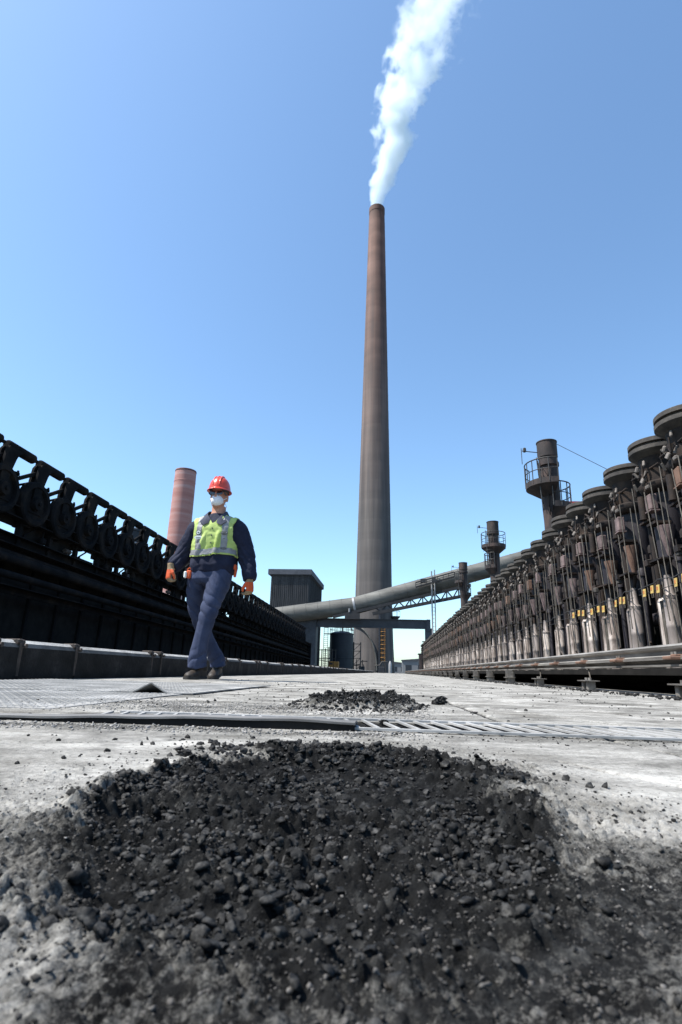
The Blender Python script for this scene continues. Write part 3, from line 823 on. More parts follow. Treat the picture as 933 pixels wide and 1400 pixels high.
def gas_valve():
    t = thing('gas_valve', 'x', 'valve', (0, 0, 0), 'x')
    # overhead roller on the fork
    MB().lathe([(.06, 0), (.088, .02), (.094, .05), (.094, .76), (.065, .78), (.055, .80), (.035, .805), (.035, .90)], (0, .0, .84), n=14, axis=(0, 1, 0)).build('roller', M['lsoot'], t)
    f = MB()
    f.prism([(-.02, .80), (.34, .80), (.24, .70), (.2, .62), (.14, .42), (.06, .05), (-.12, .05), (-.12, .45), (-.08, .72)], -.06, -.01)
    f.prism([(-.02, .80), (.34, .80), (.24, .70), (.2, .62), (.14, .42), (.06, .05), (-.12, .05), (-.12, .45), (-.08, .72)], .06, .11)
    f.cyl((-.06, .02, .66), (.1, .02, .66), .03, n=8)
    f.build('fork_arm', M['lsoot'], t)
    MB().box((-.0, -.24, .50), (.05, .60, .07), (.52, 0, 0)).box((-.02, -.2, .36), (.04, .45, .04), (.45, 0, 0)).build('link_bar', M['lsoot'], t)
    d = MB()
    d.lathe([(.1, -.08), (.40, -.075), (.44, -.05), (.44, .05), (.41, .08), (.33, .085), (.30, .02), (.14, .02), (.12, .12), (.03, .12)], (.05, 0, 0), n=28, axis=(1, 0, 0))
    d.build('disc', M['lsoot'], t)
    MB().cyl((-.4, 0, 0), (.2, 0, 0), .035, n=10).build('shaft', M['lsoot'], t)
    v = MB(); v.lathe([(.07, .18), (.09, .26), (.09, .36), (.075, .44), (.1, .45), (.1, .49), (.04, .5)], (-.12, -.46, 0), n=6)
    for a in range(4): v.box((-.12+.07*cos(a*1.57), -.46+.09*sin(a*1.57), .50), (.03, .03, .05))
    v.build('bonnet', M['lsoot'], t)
    MB().cyl((-.1, -.46, .18), (-.1, -.46, -.05), .05, n=10).cyl((-.1, -.46, .06), (.0, -.3, -.08), .028, n=8).cyl((-.1, -.46, .06), (.0, -.62, .12), .028, n=8).build('lit_edge_stub', M['clamp'], t)  # paler stub stands in for the lit edges of the discs
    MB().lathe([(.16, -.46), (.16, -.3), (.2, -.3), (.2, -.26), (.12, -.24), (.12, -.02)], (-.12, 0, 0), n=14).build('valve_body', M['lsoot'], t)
    return t
gv = gas_valve(); gt = tree_of(gv)
gm = joined_mesh('gas_valve', gt)
GP = .957
for k in range(40):
    y = 8.62 + (k-2)*GP
    loc = (-6.95, y, gz(y, 3.06))
    if k < len(ORD)-4:
        lab = f'{ORD[k]} black valve disc with forked arm, counting from the camera along left gantry'
        if k == 0: gv.location = loc; gv['label'] = lab; gv['group'] = 'valves along the left gantry'
        else: copy_tree(gv, gt, loc, lab, 'valves along the left gantry')
    else:
        link_mesh('gas_valve', gm, loc, 'small far-off black valve in the distant run of the left gantry, right of the worker', 'valve', 'distant valves of the left gantry')

# ------------------------------------------------------------------ right side: rail girder and support row
def girder():
    t = thing('rail_girder', 'long dusty steel rail girder raised on brackets along the right edge of the deck', 'rail', (1.75, 0, 0))
    y0, y1 = -3, 73; L, c = y1-y0, (y0+y1)/2
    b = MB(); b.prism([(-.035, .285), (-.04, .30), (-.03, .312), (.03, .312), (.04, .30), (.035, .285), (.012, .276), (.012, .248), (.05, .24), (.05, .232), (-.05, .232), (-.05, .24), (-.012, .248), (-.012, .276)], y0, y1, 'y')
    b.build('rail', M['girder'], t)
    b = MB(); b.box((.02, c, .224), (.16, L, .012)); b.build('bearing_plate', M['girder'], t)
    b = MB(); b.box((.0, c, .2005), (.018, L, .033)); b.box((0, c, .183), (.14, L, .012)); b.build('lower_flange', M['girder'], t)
    ch = MB().bbox((-.065, 0, .226), (.11, .10, .02), .005).bbox((-.055, .0, .241), (.05, .06, .014), .004).build('rail_clip', M['rustpink'], t)
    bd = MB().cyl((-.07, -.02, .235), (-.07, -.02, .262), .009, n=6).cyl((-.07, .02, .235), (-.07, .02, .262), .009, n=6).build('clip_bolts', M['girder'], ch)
    y = 1.1; k = 0
    while y < 72:
        if k == 0: ch.location = (0, y, 0)
        else:
            o = ch.copy(); COL.objects.link(o); o.parent = t; o.location = (0, y, 0)
            if y < 25:
                q = bd.copy(); COL.objects.link(q); q.parent = o
        y += .84 if k % 2 else .80; k += 1
    return t
girder()
def bracket(full):
    t = thing('support_bracket', 'x', 'bracket', (0, 0, 0), 'x')
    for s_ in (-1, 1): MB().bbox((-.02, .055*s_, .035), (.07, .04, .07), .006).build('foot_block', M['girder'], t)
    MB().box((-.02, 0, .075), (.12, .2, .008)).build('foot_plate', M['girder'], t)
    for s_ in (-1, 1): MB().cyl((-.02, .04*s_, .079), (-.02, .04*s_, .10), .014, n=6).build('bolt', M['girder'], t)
    if full:
        MB().cyl((.0, 0, .09), (.03, .12, .178), .006, n=6).build('tie_rod', M['rod'], t)
    else:
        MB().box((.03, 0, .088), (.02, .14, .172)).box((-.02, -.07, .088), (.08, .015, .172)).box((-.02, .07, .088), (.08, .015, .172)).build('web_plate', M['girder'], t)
    return t
br, br2 = bracket(True), bracket(False); bt, bt2 = tree_of(br), tree_of(br2)
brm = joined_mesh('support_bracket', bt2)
for k in range(42):
    y = 1.78+1.62*k
    loc = (1.68, y, .0)
    if k < 4:
        lab = f'{ORD[k]} bolted foot bracket with thin tie rod, counting away under the right rail girder'
        if k == 0: br.location = loc; br['label'] = lab; br['group'] = 'brackets under the rail girder'
        else: copy_tree(br, bt, loc, lab, 'brackets under the rail girder')
    elif k < 13:
        lab = f'upright web-plate bracket under the right rail girder, {ORD[k-4] if k > 4 else "first"} beyond the thin-rod brackets'
        if k == 4: br2.location = loc; br2['label'] = lab; br2['group'] = 'brackets under the rail girder'
        else: copy_tree(br2, bt2, loc, lab, 'brackets under the rail girder')
    else:
        link_mesh('support_bracket', brm, loc, 'tiny distant bracket in the far half of the right rail girder', 'bracket', 'distant brackets under the rail girder')

b = MB(); b.box((5.1, 35, .155), (6.3, 78, .05)); tag(b.build('oven_roof_slab', M['black'], smooth=0), kind='structure')
b = MB(); b.box((2.66, 35, .062), (.06, 78, .13)); tag(b.build('void_shade_wall', M['black'], smooth=0), kind='structure')  # added to close the void; its black stands in for shade

# ------------------------------------------------------------------ oven standpipes
def standpipe():
    t = thing('standpipe', 'x', 'standpipe', (0, 0, 0), 'x')
    rs = random.Random(5)
    # lid: stacked flanges on a neck
    MB().lathe([(.3, 3.60), (.38, 3.64), (.455, 3.70), (.455, 3.765), (.44, 3.77), (.40, 3.772), (.40, 3.815), (.435, 3.817), (.45, 3.82), (.45, 3.885), (.44, 3.895), (.2, 3.93), (.1, 3.94)], n=40).build('lid', M['cap'], t, smooth=22)
    MB().lathe([(.22, 3.0), (.32, 3.04), (.36, 3.1), (.36, 3.16), (.28, 3.20), (.29, 3.45), (.33, 3.64)], n=24).build('neck', M['soot'], t)
    MB().lathe([(.2, 1.50), (.25, 1.51), (.25, 1.60), (.21, 1.62), (.235, 2.5), (.26, 3.04)], (.03, .03, 0), n=18).build('riser_pipe', M['purple'], t)
    # clad base pipes
    p = MB(); p.lathe([(.112, .17), (.112, .34), (.106, .35), (.106, .8), (.11, .81), (.11, .86), (.106, .87), (.106, 1.2), (.085, 1.28)], (-.22, -.17, 0), n=18); p.build('clad_pipe', M['silver'], t)
    p = MB(); p.lathe([(.085, .17), (.09, .6), (.085, 1.0), (.09, 1.24), (.06, 1.3)], (-.18, .16, 0), n=16); p.build('clad_pipe', M['silver'], t)
    p = MB()
    for i in range(5): p.cyl((-.27+.012*abs(i-2), -.055+.035*i, .17), (-.26, -.055+.035*i, 1.25), .010, n=6)
    p.build('conduit_rods', M['rod'], t)
    p = MB(); p.lathe([(.12, .17), (.12, 1.5)], (-.02, 0, 0), n=12); p.build('inner_pipe', M['soot'], t)
    for yy, r_, zt in ((-.40, .045, 1.9), (.34, .06, 2.75), (.46, .035, 2.2)):
        MB().lathe([(r_, .17), (r_, zt-.1), (r_*1.5, zt-.1), (r_*1.5, zt), (r_*.9, zt+.04)], (-.12, yy, 0), n=12).build('side_pipe', M['soot'] if yy > 0 else M['purple'], t)
    # upper cladding gussets
    p = MB()
    p.lathe([(.03, 1.22), (.10, 1.25), (.10, 1.3), (.07, 1.34), (.05, 1.62)], (-.22, -.17, 0), n=12); p.build('upper_sleeve', M['cladding_dull'], t)
    # funnel hopper and its slanting pipe
    p = MB(); p.lathe([(.13, 2.34), (.125, 2.3), (.035, 1.86)], (-.2, -.30, 0), n=14); p.build('funnel', M['pink'], t)
    p = MB(); p.tube([(-.2, -.30, 1.88), (-.2, -.26, 1.76), (-.18, -.05, 1.52)], .03, n=8); p.build('funnel_pipe', M['soot'], t)
    # counterweight bucket
    p = MB(); p.bbox((-.30, -.16, 2.80), (.12, .2, .26), .015); p.box((-.30, -.16, 2.655), (.14, .22, .02)); p.build('weight_bucket', M['pink'], t)
    p = MB(); p.cyl((-.3, .16, 2.62), (-.3, .16, 3.0), .06, n=12); p.cyl((-.3, .16, 2.60), (-.3, .16, 2.62), .07, n=12); p.build('piston', M['soot'], t)
    # lever clutter under the lid
    lv = [(-.34, -.2, 3.30, .05, .03, .13), (-.36, -.06, 3.18, .05, .08, .10), (-.34, .1, 3.34, .04, .04, .15), (-.37, .02, 3.42, .05, .05, .10), (-.35, -.26, 3.08, .05, .09, .06), (-.36, .18, 3.12, .04, .05, .14), (-.32, -.14, 3.5, .04, .04, .12)]
    first = None
    for i, (x, y, z, dx, dy, dz) in enumerate(lv):
        MB().bbox((x, y, z), (dx, dy, dz), .012, (rs.uniform(-.7, .7), rs.uniform(-.4, .4), rs.uniform(-.4, .4))).build('lever', M['pale'] if i % 3 != 2 else M['cap'], t)
    p = MB()
    p.cyl((-.22, -.42, 3.40), (-.28, .46, 3.40), .018, n=6); p.tube([(-.25, .3, 3.42), (-.27, .4, 3.5), (-.25, .48, 3.42), (-.24, .48, 3.1)], .022, n=6)
    p.box((-.3, 0, 3.28), (.06, .1, .3)); p.box((-.3, .12, 3.15), (.05, .3, .05)); p.cyl((-.34, -.1, 3.02), (-.34, -.1, 3.5), .014, n=6)
    p.tube([(-.35, -.3, 3.3), (-.38, -.2, 3.22), (-.36, -.1, 3.32), (-.36, .05, 3.26)], .014, n=6)
    p.build('linkage', M['soot'], t)
    # long slender operating rods
    for (y0, y1, zt, zb) in ((-.40, -.52, 3.1, .25), (-.10, -.30, 3.0, .9), (.30, .24, 3.2, 1.2), (.46, .44, 2.9, .25)):
        MB().cyl((-.37, y0, zt), (-.35, y1, zb), .009, n=6).build('operating_rod', M['rod'], t)
    # shelf bracket
    p = MB(); p.box((-.26, -.12, 1.86), (.22, .5, .025)); p.box((-.34, .1, 1.86), (.12, .14, .09)); p.cyl((-.38, .1, 1.8), (-.38, .1, 2.0), .012, n=6); p.build('shelf_bracket', M['soot'], t)
    MB().bbox((-.36, .10, 1.83), (.08, .1, .10), .015).build('bearing_block', M['cap'], t)
    p = MB(); p.box((-.2, -.1, 2.47), (.25, .3, .04)); p.box((-.2, .2, 2.58), (.16, .4, .03)); p.build('upper_bracket', M['soot'], t)
    # thin bars joining the pipes
    p = MB(); p.tube([(-.36, -.58, 1.52), (-.38, -.2, 1.55), (-.36, .0, 1.52), (-.36, .58, 1.50)], .008, n=5); p.cyl((-.36, -.58, 1.40), (-.36, .58, 1.40), .006, n=5); p.build('tie_bar', M['rail'], t)
    # tags
    for (y, z) in ((-.20, 1.40), (.0, 1.42), (.28, 1.40)):
        g = MB().box((-.40, y, z), (.008, .085, .125), (0, .08, .08)).build('yellow_tag', M['yellow'], t)
        MB().box((-.406, y+.005, z+.01), (.003, .035, .05), (0, .08, .3)).build('tag_print', M['tagmark'], g)
        MB().tube([(-.4, y-.025, z-.06), (-.4, y-.03, z-.13), (-.4, y+.03, z-.13), (-.4, y+.025, z-.06)], .007, n=5).build('tag_hook', M['rod'], g)
    # foot clutter
    p = MB(); p.tube([(-.3, .26, .17), (-.3, .26, .42), (-.3, .36, .50), (-.3, .52, .50)], .028, n=8); p.cyl((-.38, .42, .5), (-.26, .42, .5), .035, n=8)
    p.lathe([(.06, -.01), (.07, 0), (.06, .01)], (-.4, .42, .5), n=10, axis=(1, 0, 0)); p.build('drain_valve', M['cap'], t)
    p = MB(); p.bbox((-.34, .36, .30), (.1, .12, .12), .02, (.3, .2, .1)); p.cyl((-.36, .2, .26), (-.3, .56, .36), .02, n=6); p.cyl((-.4, .3, .62), (-.28, .5, .56), .016, n=6); p.build('foot_fittings', M['soot'], t)
    return t
sp = standpipe(); spt = tree_of(sp)
spt_notag = [q for q in spt if not q[0].name.startswith('yellow_tag')]
spm = joined_mesh('standpipe', spt_notag)
spm2 = spm.copy()
for i_, m_ in enumerate(spm2.materials):
    if m_ == M['pink']: spm2.materials[i_] = M['rustpink']
    if m_ == M['silver']: spm2.materials[i_] = M['cladding_dull']
spms = [spm, spm, spm2, spm]
SPX = 4.50; PITCH_S = 1.161
NS = 63
for k in range(NS):
    y = 6.80 + k*PITCH_S
    loc = (SPX+R.uniform(-.03, .03), y+R.uniform(-.03, .03), R.uniform(-.035, .035)+(.13, .09, .06, .03)[k]) if k < 4 else (SPX+R.uniform(-.03, .03), y+R.uniform(-.03, .03), R.uniform(-.035, .035))
    rot = (R.uniform(-.008, .008), R.uniform(-.008, .008), R.uniform(-.12, .12))
    if k < 20:
        lab = f'{ORD[k]} sooty oven standpipe with flanged lid, counting from the camera along right-hand row'
        if k == 0: sp.location = loc; sp['label'] = lab; sp['group'] = 'oven standpipes in the right-hand row'
        else:
            o = copy_tree(sp, spt if k < 6 else spt_notag, loc, lab, 'oven standpipes in the right-hand row', rot)
            for c_ in [q for q in COL.objects if q.parent == o]:
                nm_ = c_.name.split('.')[0]
                if nm_ in ('lever', 'weight_bucket', 'bearing_block', 'funnel'):
                    c_.location = (R.uniform(-.02, .02), R.uniform(-.05, .05), R.uniform(-.06, .06)); 
                if nm_ == 'operating_rod': c_.location = (0, R.uniform(-.03, .03), 0)
                if nm_ in ('funnel', 'weight_bucket', 'clad_pipe') and R.random() < .28:
                    c_.material_slots[0].link = 'OBJECT'; c_.material_slots[0].material = M['rustpink'] if nm_ != 'clad_pipe' else M['cladding_dull']
    else:
        o = link_mesh('standpipe', spms[R.randint(0, 3)], loc, 'small distant oven standpipe in the far two thirds of the right-hand row', 'standpipe', 'distant oven standpipes')
        o.rotation_euler = rot
def main_behind():
    t = thing('collecting_main', 'dark horizontal gas main and wall running close behind the right-hand standpipes', 'gas main', (SPX+.75, 0, 0))
    MB().box((.35, 38, 1.85), (.3, 72, 3.35)).build('back_wall', M['black'], t)
    MB().cyl((0, 2.5, 2.95), (0, 73.5, 2.95), .22, n=20).build('main_pipe', M['soot'], t)
    MB().cyl((-.2, 2.5, 1.2), (-.2, 73.5, 1.2), .12, n=14).build('lower_pipe', M['purple'], t)
    MB().box((.1, 38, 2.3), (.5, 72, .08)).build('cable_tray', M['soot'], t)
    return t
main_behind()

# ------------------------------------------------------------------ three flare stacks with platforms
def flare_stack(loc, ztop, zplat, zlow, label, extra=True, rp=.95, up=(130, 275), lo=(-100, 70)):
    t = thing('flare_stack', label, 'stack', loc, 'flare stacks behind the standpipes')
    MB().lathe([(.34, 0), (.34, zlow-.5), (.36, zlow), (.37, zplat-.2), (.35, zplat+.9), (.42, zplat+.92), (.42, zplat+1.06), (.36, zplat+1.08), (.36, ztop-.75), (.40, ztop-.7), (.40, ztop-.05), (.42, ztop-.04), (.42, ztop)], n=24).build('shaft', M['stackrust'], t)
    # main platform: half-disc with kick plate and cone bracket
    def platform(z, r, a0, a1, name):
        n = 14
        out = [(r*cos(a0+(a1-a0)*i/n), r*sin(a0+(a1-a0)*i/n)) for i in range(n+1)]
        inn = [(.36*cos(a0+(a1-a0)*i/n), .36*sin(a0+(a1-a0)*i/n)) for i in range(n+1)]
        b = MB(); vs = [(x, y, z) for x, y in out]+[(x, y, z) for x, y in inn]+[(x, y, z-.05) for x, y in out]+[(x, y, z-.05) for x, y in inn]
        m = n+1; fs = []
        for i in range(n):
            fs += [(i, i+1, m+i+1, m+i), (2*m+i, 3*m+i, 3*m+i+1, 2*m+i+1), (i, 2*m+i, 2*m+i+1, i+1)]
        b.add(vs, fs)
        # sloped underside
        vs = [(x, y, z-.05) for x, y in out]+[(x*.99, y*.99, z-.45) for x, y in inn]
        b.add(vs, [(i, i+1, m+i+1, m+i) for i in range(n)])
        p = b.build('platform', M['stackrust'], t)
        k = MB(); vs = [(x, y, z) for x, y in out]+[(x, y, z+.18) for x, y in out]+[(x*.97, y*.97, z) for x, y in out]+[(x*.97, y*.97, z+.18) for x, y in out]
        k.add(vs, [(i, i+1, m+i+1, m+i) for i in range(n)]+[(2*m+i, 3*m+i, 3*m+i+1, 2*m+i+1) for i in range(n)]+[(m+i, m+i+1, 3*m+i+1, 3*m+i) for i in range(n)])
        k.build('kick_plate', M['stackrust'], p)
        h = MB()
        h.tube([(x, y, z+1.0) for x, y in out], .025, n=6); h.tube([(x, y, z+.55) for x, y in out], .018, n=6)
        h.build('guard_rail', M['rail'], p)
        for i in range(0, n+1, 2):
            x, y = out[i]; MB().cyl((x, y, z), (x, y, z+1.0), .02, n=6).build('rail_post', M['rail'], p)
        return p
    platform(zplat, rp, radians(up[0]), radians(up[1]), 'upper')
    platform(zlow, rp*.8, radians(lo[0]), radians(lo[1]), 'lower')
    l = MB()
    for s in (-.16, .16): l.cyl((-.45+s*.4, -.42+s, zlow), (-.55+s*.4, -.42+s, zplat+1.1), .022, n=6)
    z = zlow+.2
    while z < zplat+1.0:
        l.cyl((-.45-.16*.4, -.58, z), (-.45+.16*.4, -.26, z), .012, n=5); z += .28
    l.build('ladder', M['rail'], t)
    c = MB()
    for zz in (zlow+1.1, zlow+1.7, zlow+2.3):
        if zz < zplat-.3: c.tube([(-.45+.35*cos(a), -.42+.35*sin(a)-.1, zz) for a in [radians(180+k*20) for k in range(-1, 10)]], .015, n=5)
    if c.v: c.build('ladder_cage', M['rail'], t)
    MB().cyl((-.38, 0, ztop-.45), (-1.05, -.12, ztop-.42), .018, n=6).bbox((-.95, -.12, ztop-.38), (.12, .12, .2), .03).cyl((-1.08, -.12, zplat+1), (-1.08, -.12, ztop-.3), .015, n=6).build('igniter_arm', M['rail'], t)
    MB().tube([(-.2, -.38, zlow-.3), (-.22, -.42, zplat), (-.1, -.42, zplat+.9)], .03, n=6).tube([(.05, -.38, zlow-.3), (.02, -.42, zplat+.3)], .025, n=6).build('riser_lines', M['soot'], t)
    if extra: MB().box((.85, -.2, zlow+.15), (.5, .05, .3)).build('red_panel', M['redplate'], t)
    return t
flare_stack((6.50, 22, 0), 9.56, 7.55, 6.60, 'nearest and tallest-looking dark flare stack with railed platforms behind the right-hand row')
flare_stack((7.08, 38, 0), 10.45, 8.60, 7.15, 'middle dark flare stack with a round railed platform, between the other two', False, .82, (-170, 170), (100, 260))
flare_stack((6.75, 52, 0), 10.25, 8.35, 7.2, 'farthest and smallest-looking brown flare stack in front of the big grey duct', False, .8, (120, 250), (-80, 60))
b = MB(); b.cyl((6.9, 22, 9.5), (10.2, 20.5, 6.6), .012, n=5); tag(b.build('guy_wire', M['rail']), 'thin guy wire slanting down to the right from the nearest flare stack', 'wire')

# ------------------------------------------------------------------ main chimney and its smoke
def chimney():
    t = thing('main_chimney', 'very tall tapering brown and grey chimney smoking at its top', 'chimney', (-3.6, 112, 0))
    prof = []
    n = 26
    for i in range(n+1):
        z = 112.5*i/n
        r = 4.02 + (1.93-4.02)*(z/112.5)
        r += .25*max(0, 1-z/12)**2
        prof.append((r, z))
    full = []
    for (r, z) in prof[:-1]:
        full += [(r, z), (r-.012, z+.04), (r-.02, z+.08)]
    r = prof[-1][0]
    full += [(r, 111.0), (r+.06, 111.05), (r+.06, 112.5), (r-.25, 112.5), (r-.25, 109)]
    MB().lathe(full, n=64).build('shaft', M['chimney'], t, smooth=40)
    # platform on the right side
    b = MB(); b.lathe([(.3, 10.0), (1.0, 10.7), (1.05, 10.75), (1.05, 10.85), (.1, 10.85)], (4.3, -.8, 0), n=16); p = b.build('platform', M['bluesteel'], t)
    b = MB(); b.tube([(4.3+1.0*cos(a), -.8+1.0*sin(a), 11.9) for a in [radians(k*30) for k in range(12)]], .03, n=5, closed=True)
    for k in range(6): b.cyl((4.3+cos(k), -.8+sin(k), 10.8), (4.3+cos(k), -.8+sin(k), 11.9), .03, n=5)
    b.build('guard_rail', M['rail'], p)
    # orange caged ladder
    b = MB(); x0 = 2.0
    for s in (-.35, .35): b.cyl((x0+s, -3.9, 2.0), (x0+s, -3.9, 8.5), .07, n=6)
    z = 2.2
    while z < 8.5: b.cyl((x0-.35, -3.95, z), (x0+.35, -3.95, z), .05, n=5); z += .42
    z = 2.8
    while z < 8.4:
        b.tube([(x0+.5*cos(a), -3.9+.7*sin(a), z) for a in [radians(180+k*22.5) for k in range(9)]], .045, n=5); z += .8
    b.build('orange_ladder', M['orange'], t)
    MB().box((1.3, -4.0, 6.5), (.35, .5, 13)).build('cable_riser', M['bluesteel'], t)
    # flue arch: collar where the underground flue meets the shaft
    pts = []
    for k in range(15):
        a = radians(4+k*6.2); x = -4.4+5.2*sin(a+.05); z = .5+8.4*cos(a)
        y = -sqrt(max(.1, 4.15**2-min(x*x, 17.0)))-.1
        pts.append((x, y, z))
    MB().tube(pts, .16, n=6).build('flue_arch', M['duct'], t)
    return t
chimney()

def fuse(parts, voxel, name, mat, parent=None, smooth_it=2, disp=None, keep=None):
    """voxel-remesh a set of closed shapes into one continuous surface"""
    o = parts.build('tmp', mat, smooth=0)
    md = o.modifiers.new('r', 'REMESH'); md.mode = 'VOXEL'; md.voxel_size = voxel; md.adaptivity = 0
    if smooth_it:
        s = o.modifiers.new('s', 'SMOOTH'); s.iterations = smooth_it; s.factor = .5
    dg = bpy.context.evaluated_depsgraph_get()
    me = bpy.data.meshes.new_from_object(o.evaluated_get(dg))
    bpy.data.objects.remove(o)
    if disp is not None:
        nv = len(me.vertices); co = np.empty(nv*3, np.float32); me.vertices.foreach_get('co', co); co = co.reshape(-1, 3)
        no = np.empty(nv*3, np.float32); me.vertices.foreach_get('normal', no); no = no.reshape(-1, 3)
        d = disp(co, no); co = co + (no*d[:, None] if d.ndim == 1 else d)
        me.vertices.foreach_set('co', co.astype(np.float32).ravel()); me.update()
    me.name = name
    me.materials.clear(); me.materials.append(mat); me.shade_smooth()
    ob = bpy.data.objects.new(name, me); COL.objects.link(ob)
    if parent is not None: ob.parent = parent
    return ob

def smoke():
    b = MB(); rings = []
    for k in range(25):
        t_ = (k/24)**1.3*115; cx = -3.8+.155*t_+.00125*t_*t_; r = (1.75+.68*max(t_, .01)**.62)
        r = r*1.35+min(2.5, t_*.12) if k else 1.6
        rings.append([(cx+r*cos(a), 112+r*sin(a), 112.6+t_) for a in [2*pi*i/24 for i in range(24)]])
    o = b.loft(rings).build('smoke_plume', M['smoke'], smooth=0)
    return tag(o, 'white smoke plume drifting up to the right from the tall chimney', 'smoke', kind='stuff')
smoke()

# ------------------------------------------------------------------ distant plant
def coal_tower():
    t = thing('coal_tower', 'dark ribbed box-shaped coal tower with overhanging roof left of the chimney', 'building', (-18.3, 82, 0))
    W, D, H = 5.9, 15, 14.0
    b = MB(); pts = []
    b.box((W/2, D/2, H/2), (W, D, H)); b.build('wall', M['tower'], t)
    rib = MB().box((0, 0, 0), (.10, .07, H-.3)).build('wall_rib', M['tower'], t); k = 0
    for i in range(19):
        o = rib if k == 0 else rib.copy()
        if k: COL.objects.link(o); o.parent = t
        o.location = (.2+i*(W-.4)/18, -.036, H/2); k += 1
    for i in range(30):
        o = rib.copy(); COL.objects.link(o); o.parent = t; o.location = (W+.036, .3+i*.5, H/2); o.rotation_euler = (0, 0, pi/2)
    b = MB(); b.box((W/2-.05, D/2, H+.45), (W+.8, D+.8, .8)); b.build('roof', M['roof'], t)
    MB().box((W/2-.05, D/2, H-.02), (W+.4, D+.4, .1)).build('eave_strip', M['roof'], t)
    return t
coal_tower()

def bar(b, p0, p1, wx, wz):
    p0, p1 = Vector(p0), Vector(p1); d = p1-p0; u = d.normalized()
    s = Vector((0, 1, 0)); n = u.cross(s).normalized()
    vs = []
    for p in (p0, p1):
        for a, c in ((-1, -1), (1, -1), (1, 1), (-1, 1)): vs.append(p+s*(a*wx/2)+n*(c*wz/2))
    return b.add(vs, [(3, 2, 1, 0), (4, 5, 6, 7), (0, 1, 5, 4), (1, 2, 6, 5), (2, 3, 7, 6), (3, 0, 4, 7)])

def big_duct():
    t = thing('gas_duct', 'big pale grey round duct rising from the left gantry to upper right across the chimney', 'duct', (0, 75, 0))
    A, B, C_ = Vector((-19.5, 0, 6.6)), Vector((-5.0, 0, 8.68)), Vector((20, 0, 15.9))
    d1 = (B-A); d2 = (C_-B)
    def seg(p, q, n, nm):
        d = (q-p)
        pr = []; L_ = d.length
        for i in range(n):
            a0, a1 = L_*i/n, L_*(i+1)/n
            pr += [(1.16, a0), (1.16, a1-.09), (1.19, a1-.08), (1.19, a1-.01)]
        MB().lathe(pr, p, n=32, axis=d.normalized()).build(nm, M['duct'], t, smooth=30)
    seg(A, B, 9, 'duct_section'); seg(B, C_, 14, 'duct_section')
    MB().lathe([(1.2, -.15), (1.26, -.14), (1.26, .14), (1.2, .15)], B, n=32, axis=(d1.normalized()+d2.normalized())).build('joint_ring', M['post'], t)
    MB().lathe([(.05, 0), (.12, 0), (.12, .5), (.05, .5)], (-5.6, -1.2, 7.7), n=8).build('drain_fitting', M['post'], t)
    return t
big_duct()

def conveyor():
    t = thing('conveyor_bridge', 'dark lattice conveyor bridge sloping up under the right half of the duct', 'conveyor', (0, 74, 0))
    a0, a1 = Vector((-7.8, 0, 7.05)), Vector((10.5, 0, 11.55)); l0, l1 = Vector((-2.5, 0, 7.9)), Vector((10.5, 0, 10.65))
    bar(MB(), a0, a1, .3, .38).build('upper_chord', M['lattice'], t)
    bar(MB(), l0+Vector((0, 0, -.35)), l1+Vector((0, 0, -.35)), .3, .42).build('lower_chord', M['lattice'], t)
    b = MB(); n = 9
    for i in range(n):
        u0, u1 = .22+.78*i/n, .22+.78*(i+.5)/n; u2 = .22+.78*(i+1)/n
        def up(u): return a0+(a1-a0)*u
        def lo(u): return Vector((up(u).x, 0, l0.z-.35+(l1.z-l0.z)*(up(u).x-l0.x)/(l1.x-l0.x)))
        if up(u0).x > l0.x: bar(b, up(u0), lo(u1), .15, .16)
        if up(u1).x > l0.x: bar(b, lo(u1), up(u2), .15, .16)
        if i > 3: bar(b, up(u0), lo(u0), .15, .16)
    b.build('diagonals', M['lattice'], t)
    # railed service platform on top
    p = MB(); q0, q1 = Vector((3.2, -.9, 11.05)), Vector((8.3, -.9, 12.5))
    bar(p, q0, q1, .5, .14); bar(p, q0+Vector((0, 0, .6)), q1+Vector((0, 0, .62)), .07, .16); bar(p, q0+Vector((0, 0, .32)), q1+Vector((0, 0, .34)), .07, .07)
    for i in range(8):
        u = i/7; bar(p, q0+(q1-q0)*u, q0+(q1-q0)*u+Vector((0.01, 0, .62)), .07, .07)
    p.box((4.2, -.9, 11.9), (.7, .4, .5)); p.box((5.6, -.9, 12.1), (.5, .4, .5))
    p.build('service_platform', M['lattice'], t)
    MB().box((-5.2, 0, 7.2), (2.0, .5, .8)).build('saddle', M['lattice'], t)
    return t
conveyor()

def portal():
    t = thing('portal_frame', 'blue-grey steel box beam spanning on two legs beneath the duct', 'steel frame', (0, 76, 0))
    MB().box((-2.9, 0, 6.45), (16, .5, 1.05)).box((-2.9, 0, 6.98), (16, .9, .1)).box((-2.9, 0, 5.9), (16, .9, .1)).build('cross_beam', M['beamgrey'], t)
    for i in range(5): MB().box((-10.2+i*3.65, -.27, 6.43), (.08, .08, .95)).build('stiffener', M['beamgrey'], t)
    MB().box((4.95, .0, 3), (.9, .6, 5.84)).build('leg', M['beamgrey'], t)
    MB().box((-11.75, .3, 3.4), (3.1, 2.0, 6.8)).build('pier', M['bluesteel'], t)
    MB().box((4.97, .0, 6.3), (.5, .95, 1.55)).build('end_plate', M['beamgrey'], t)
    return t
portal()
b = MB(); b.cyl((5.35, 73.6, 0), (5.35, 73.6, 13.3), .10, n=8); b.cyl((5.75, 73.6, 0), (5.75, 73.6, 13.5), .08, n=8)
for i in range(24): b.cyl((5.35, 73.6, 1+i*.5), (5.75, 73.6, 1+i*.5), .03, n=5)
tag(b.build('ladder_mast', M['post']), 'thin pale twin-pole mast in front of the duct at the end of the right-hand row', 'mast')

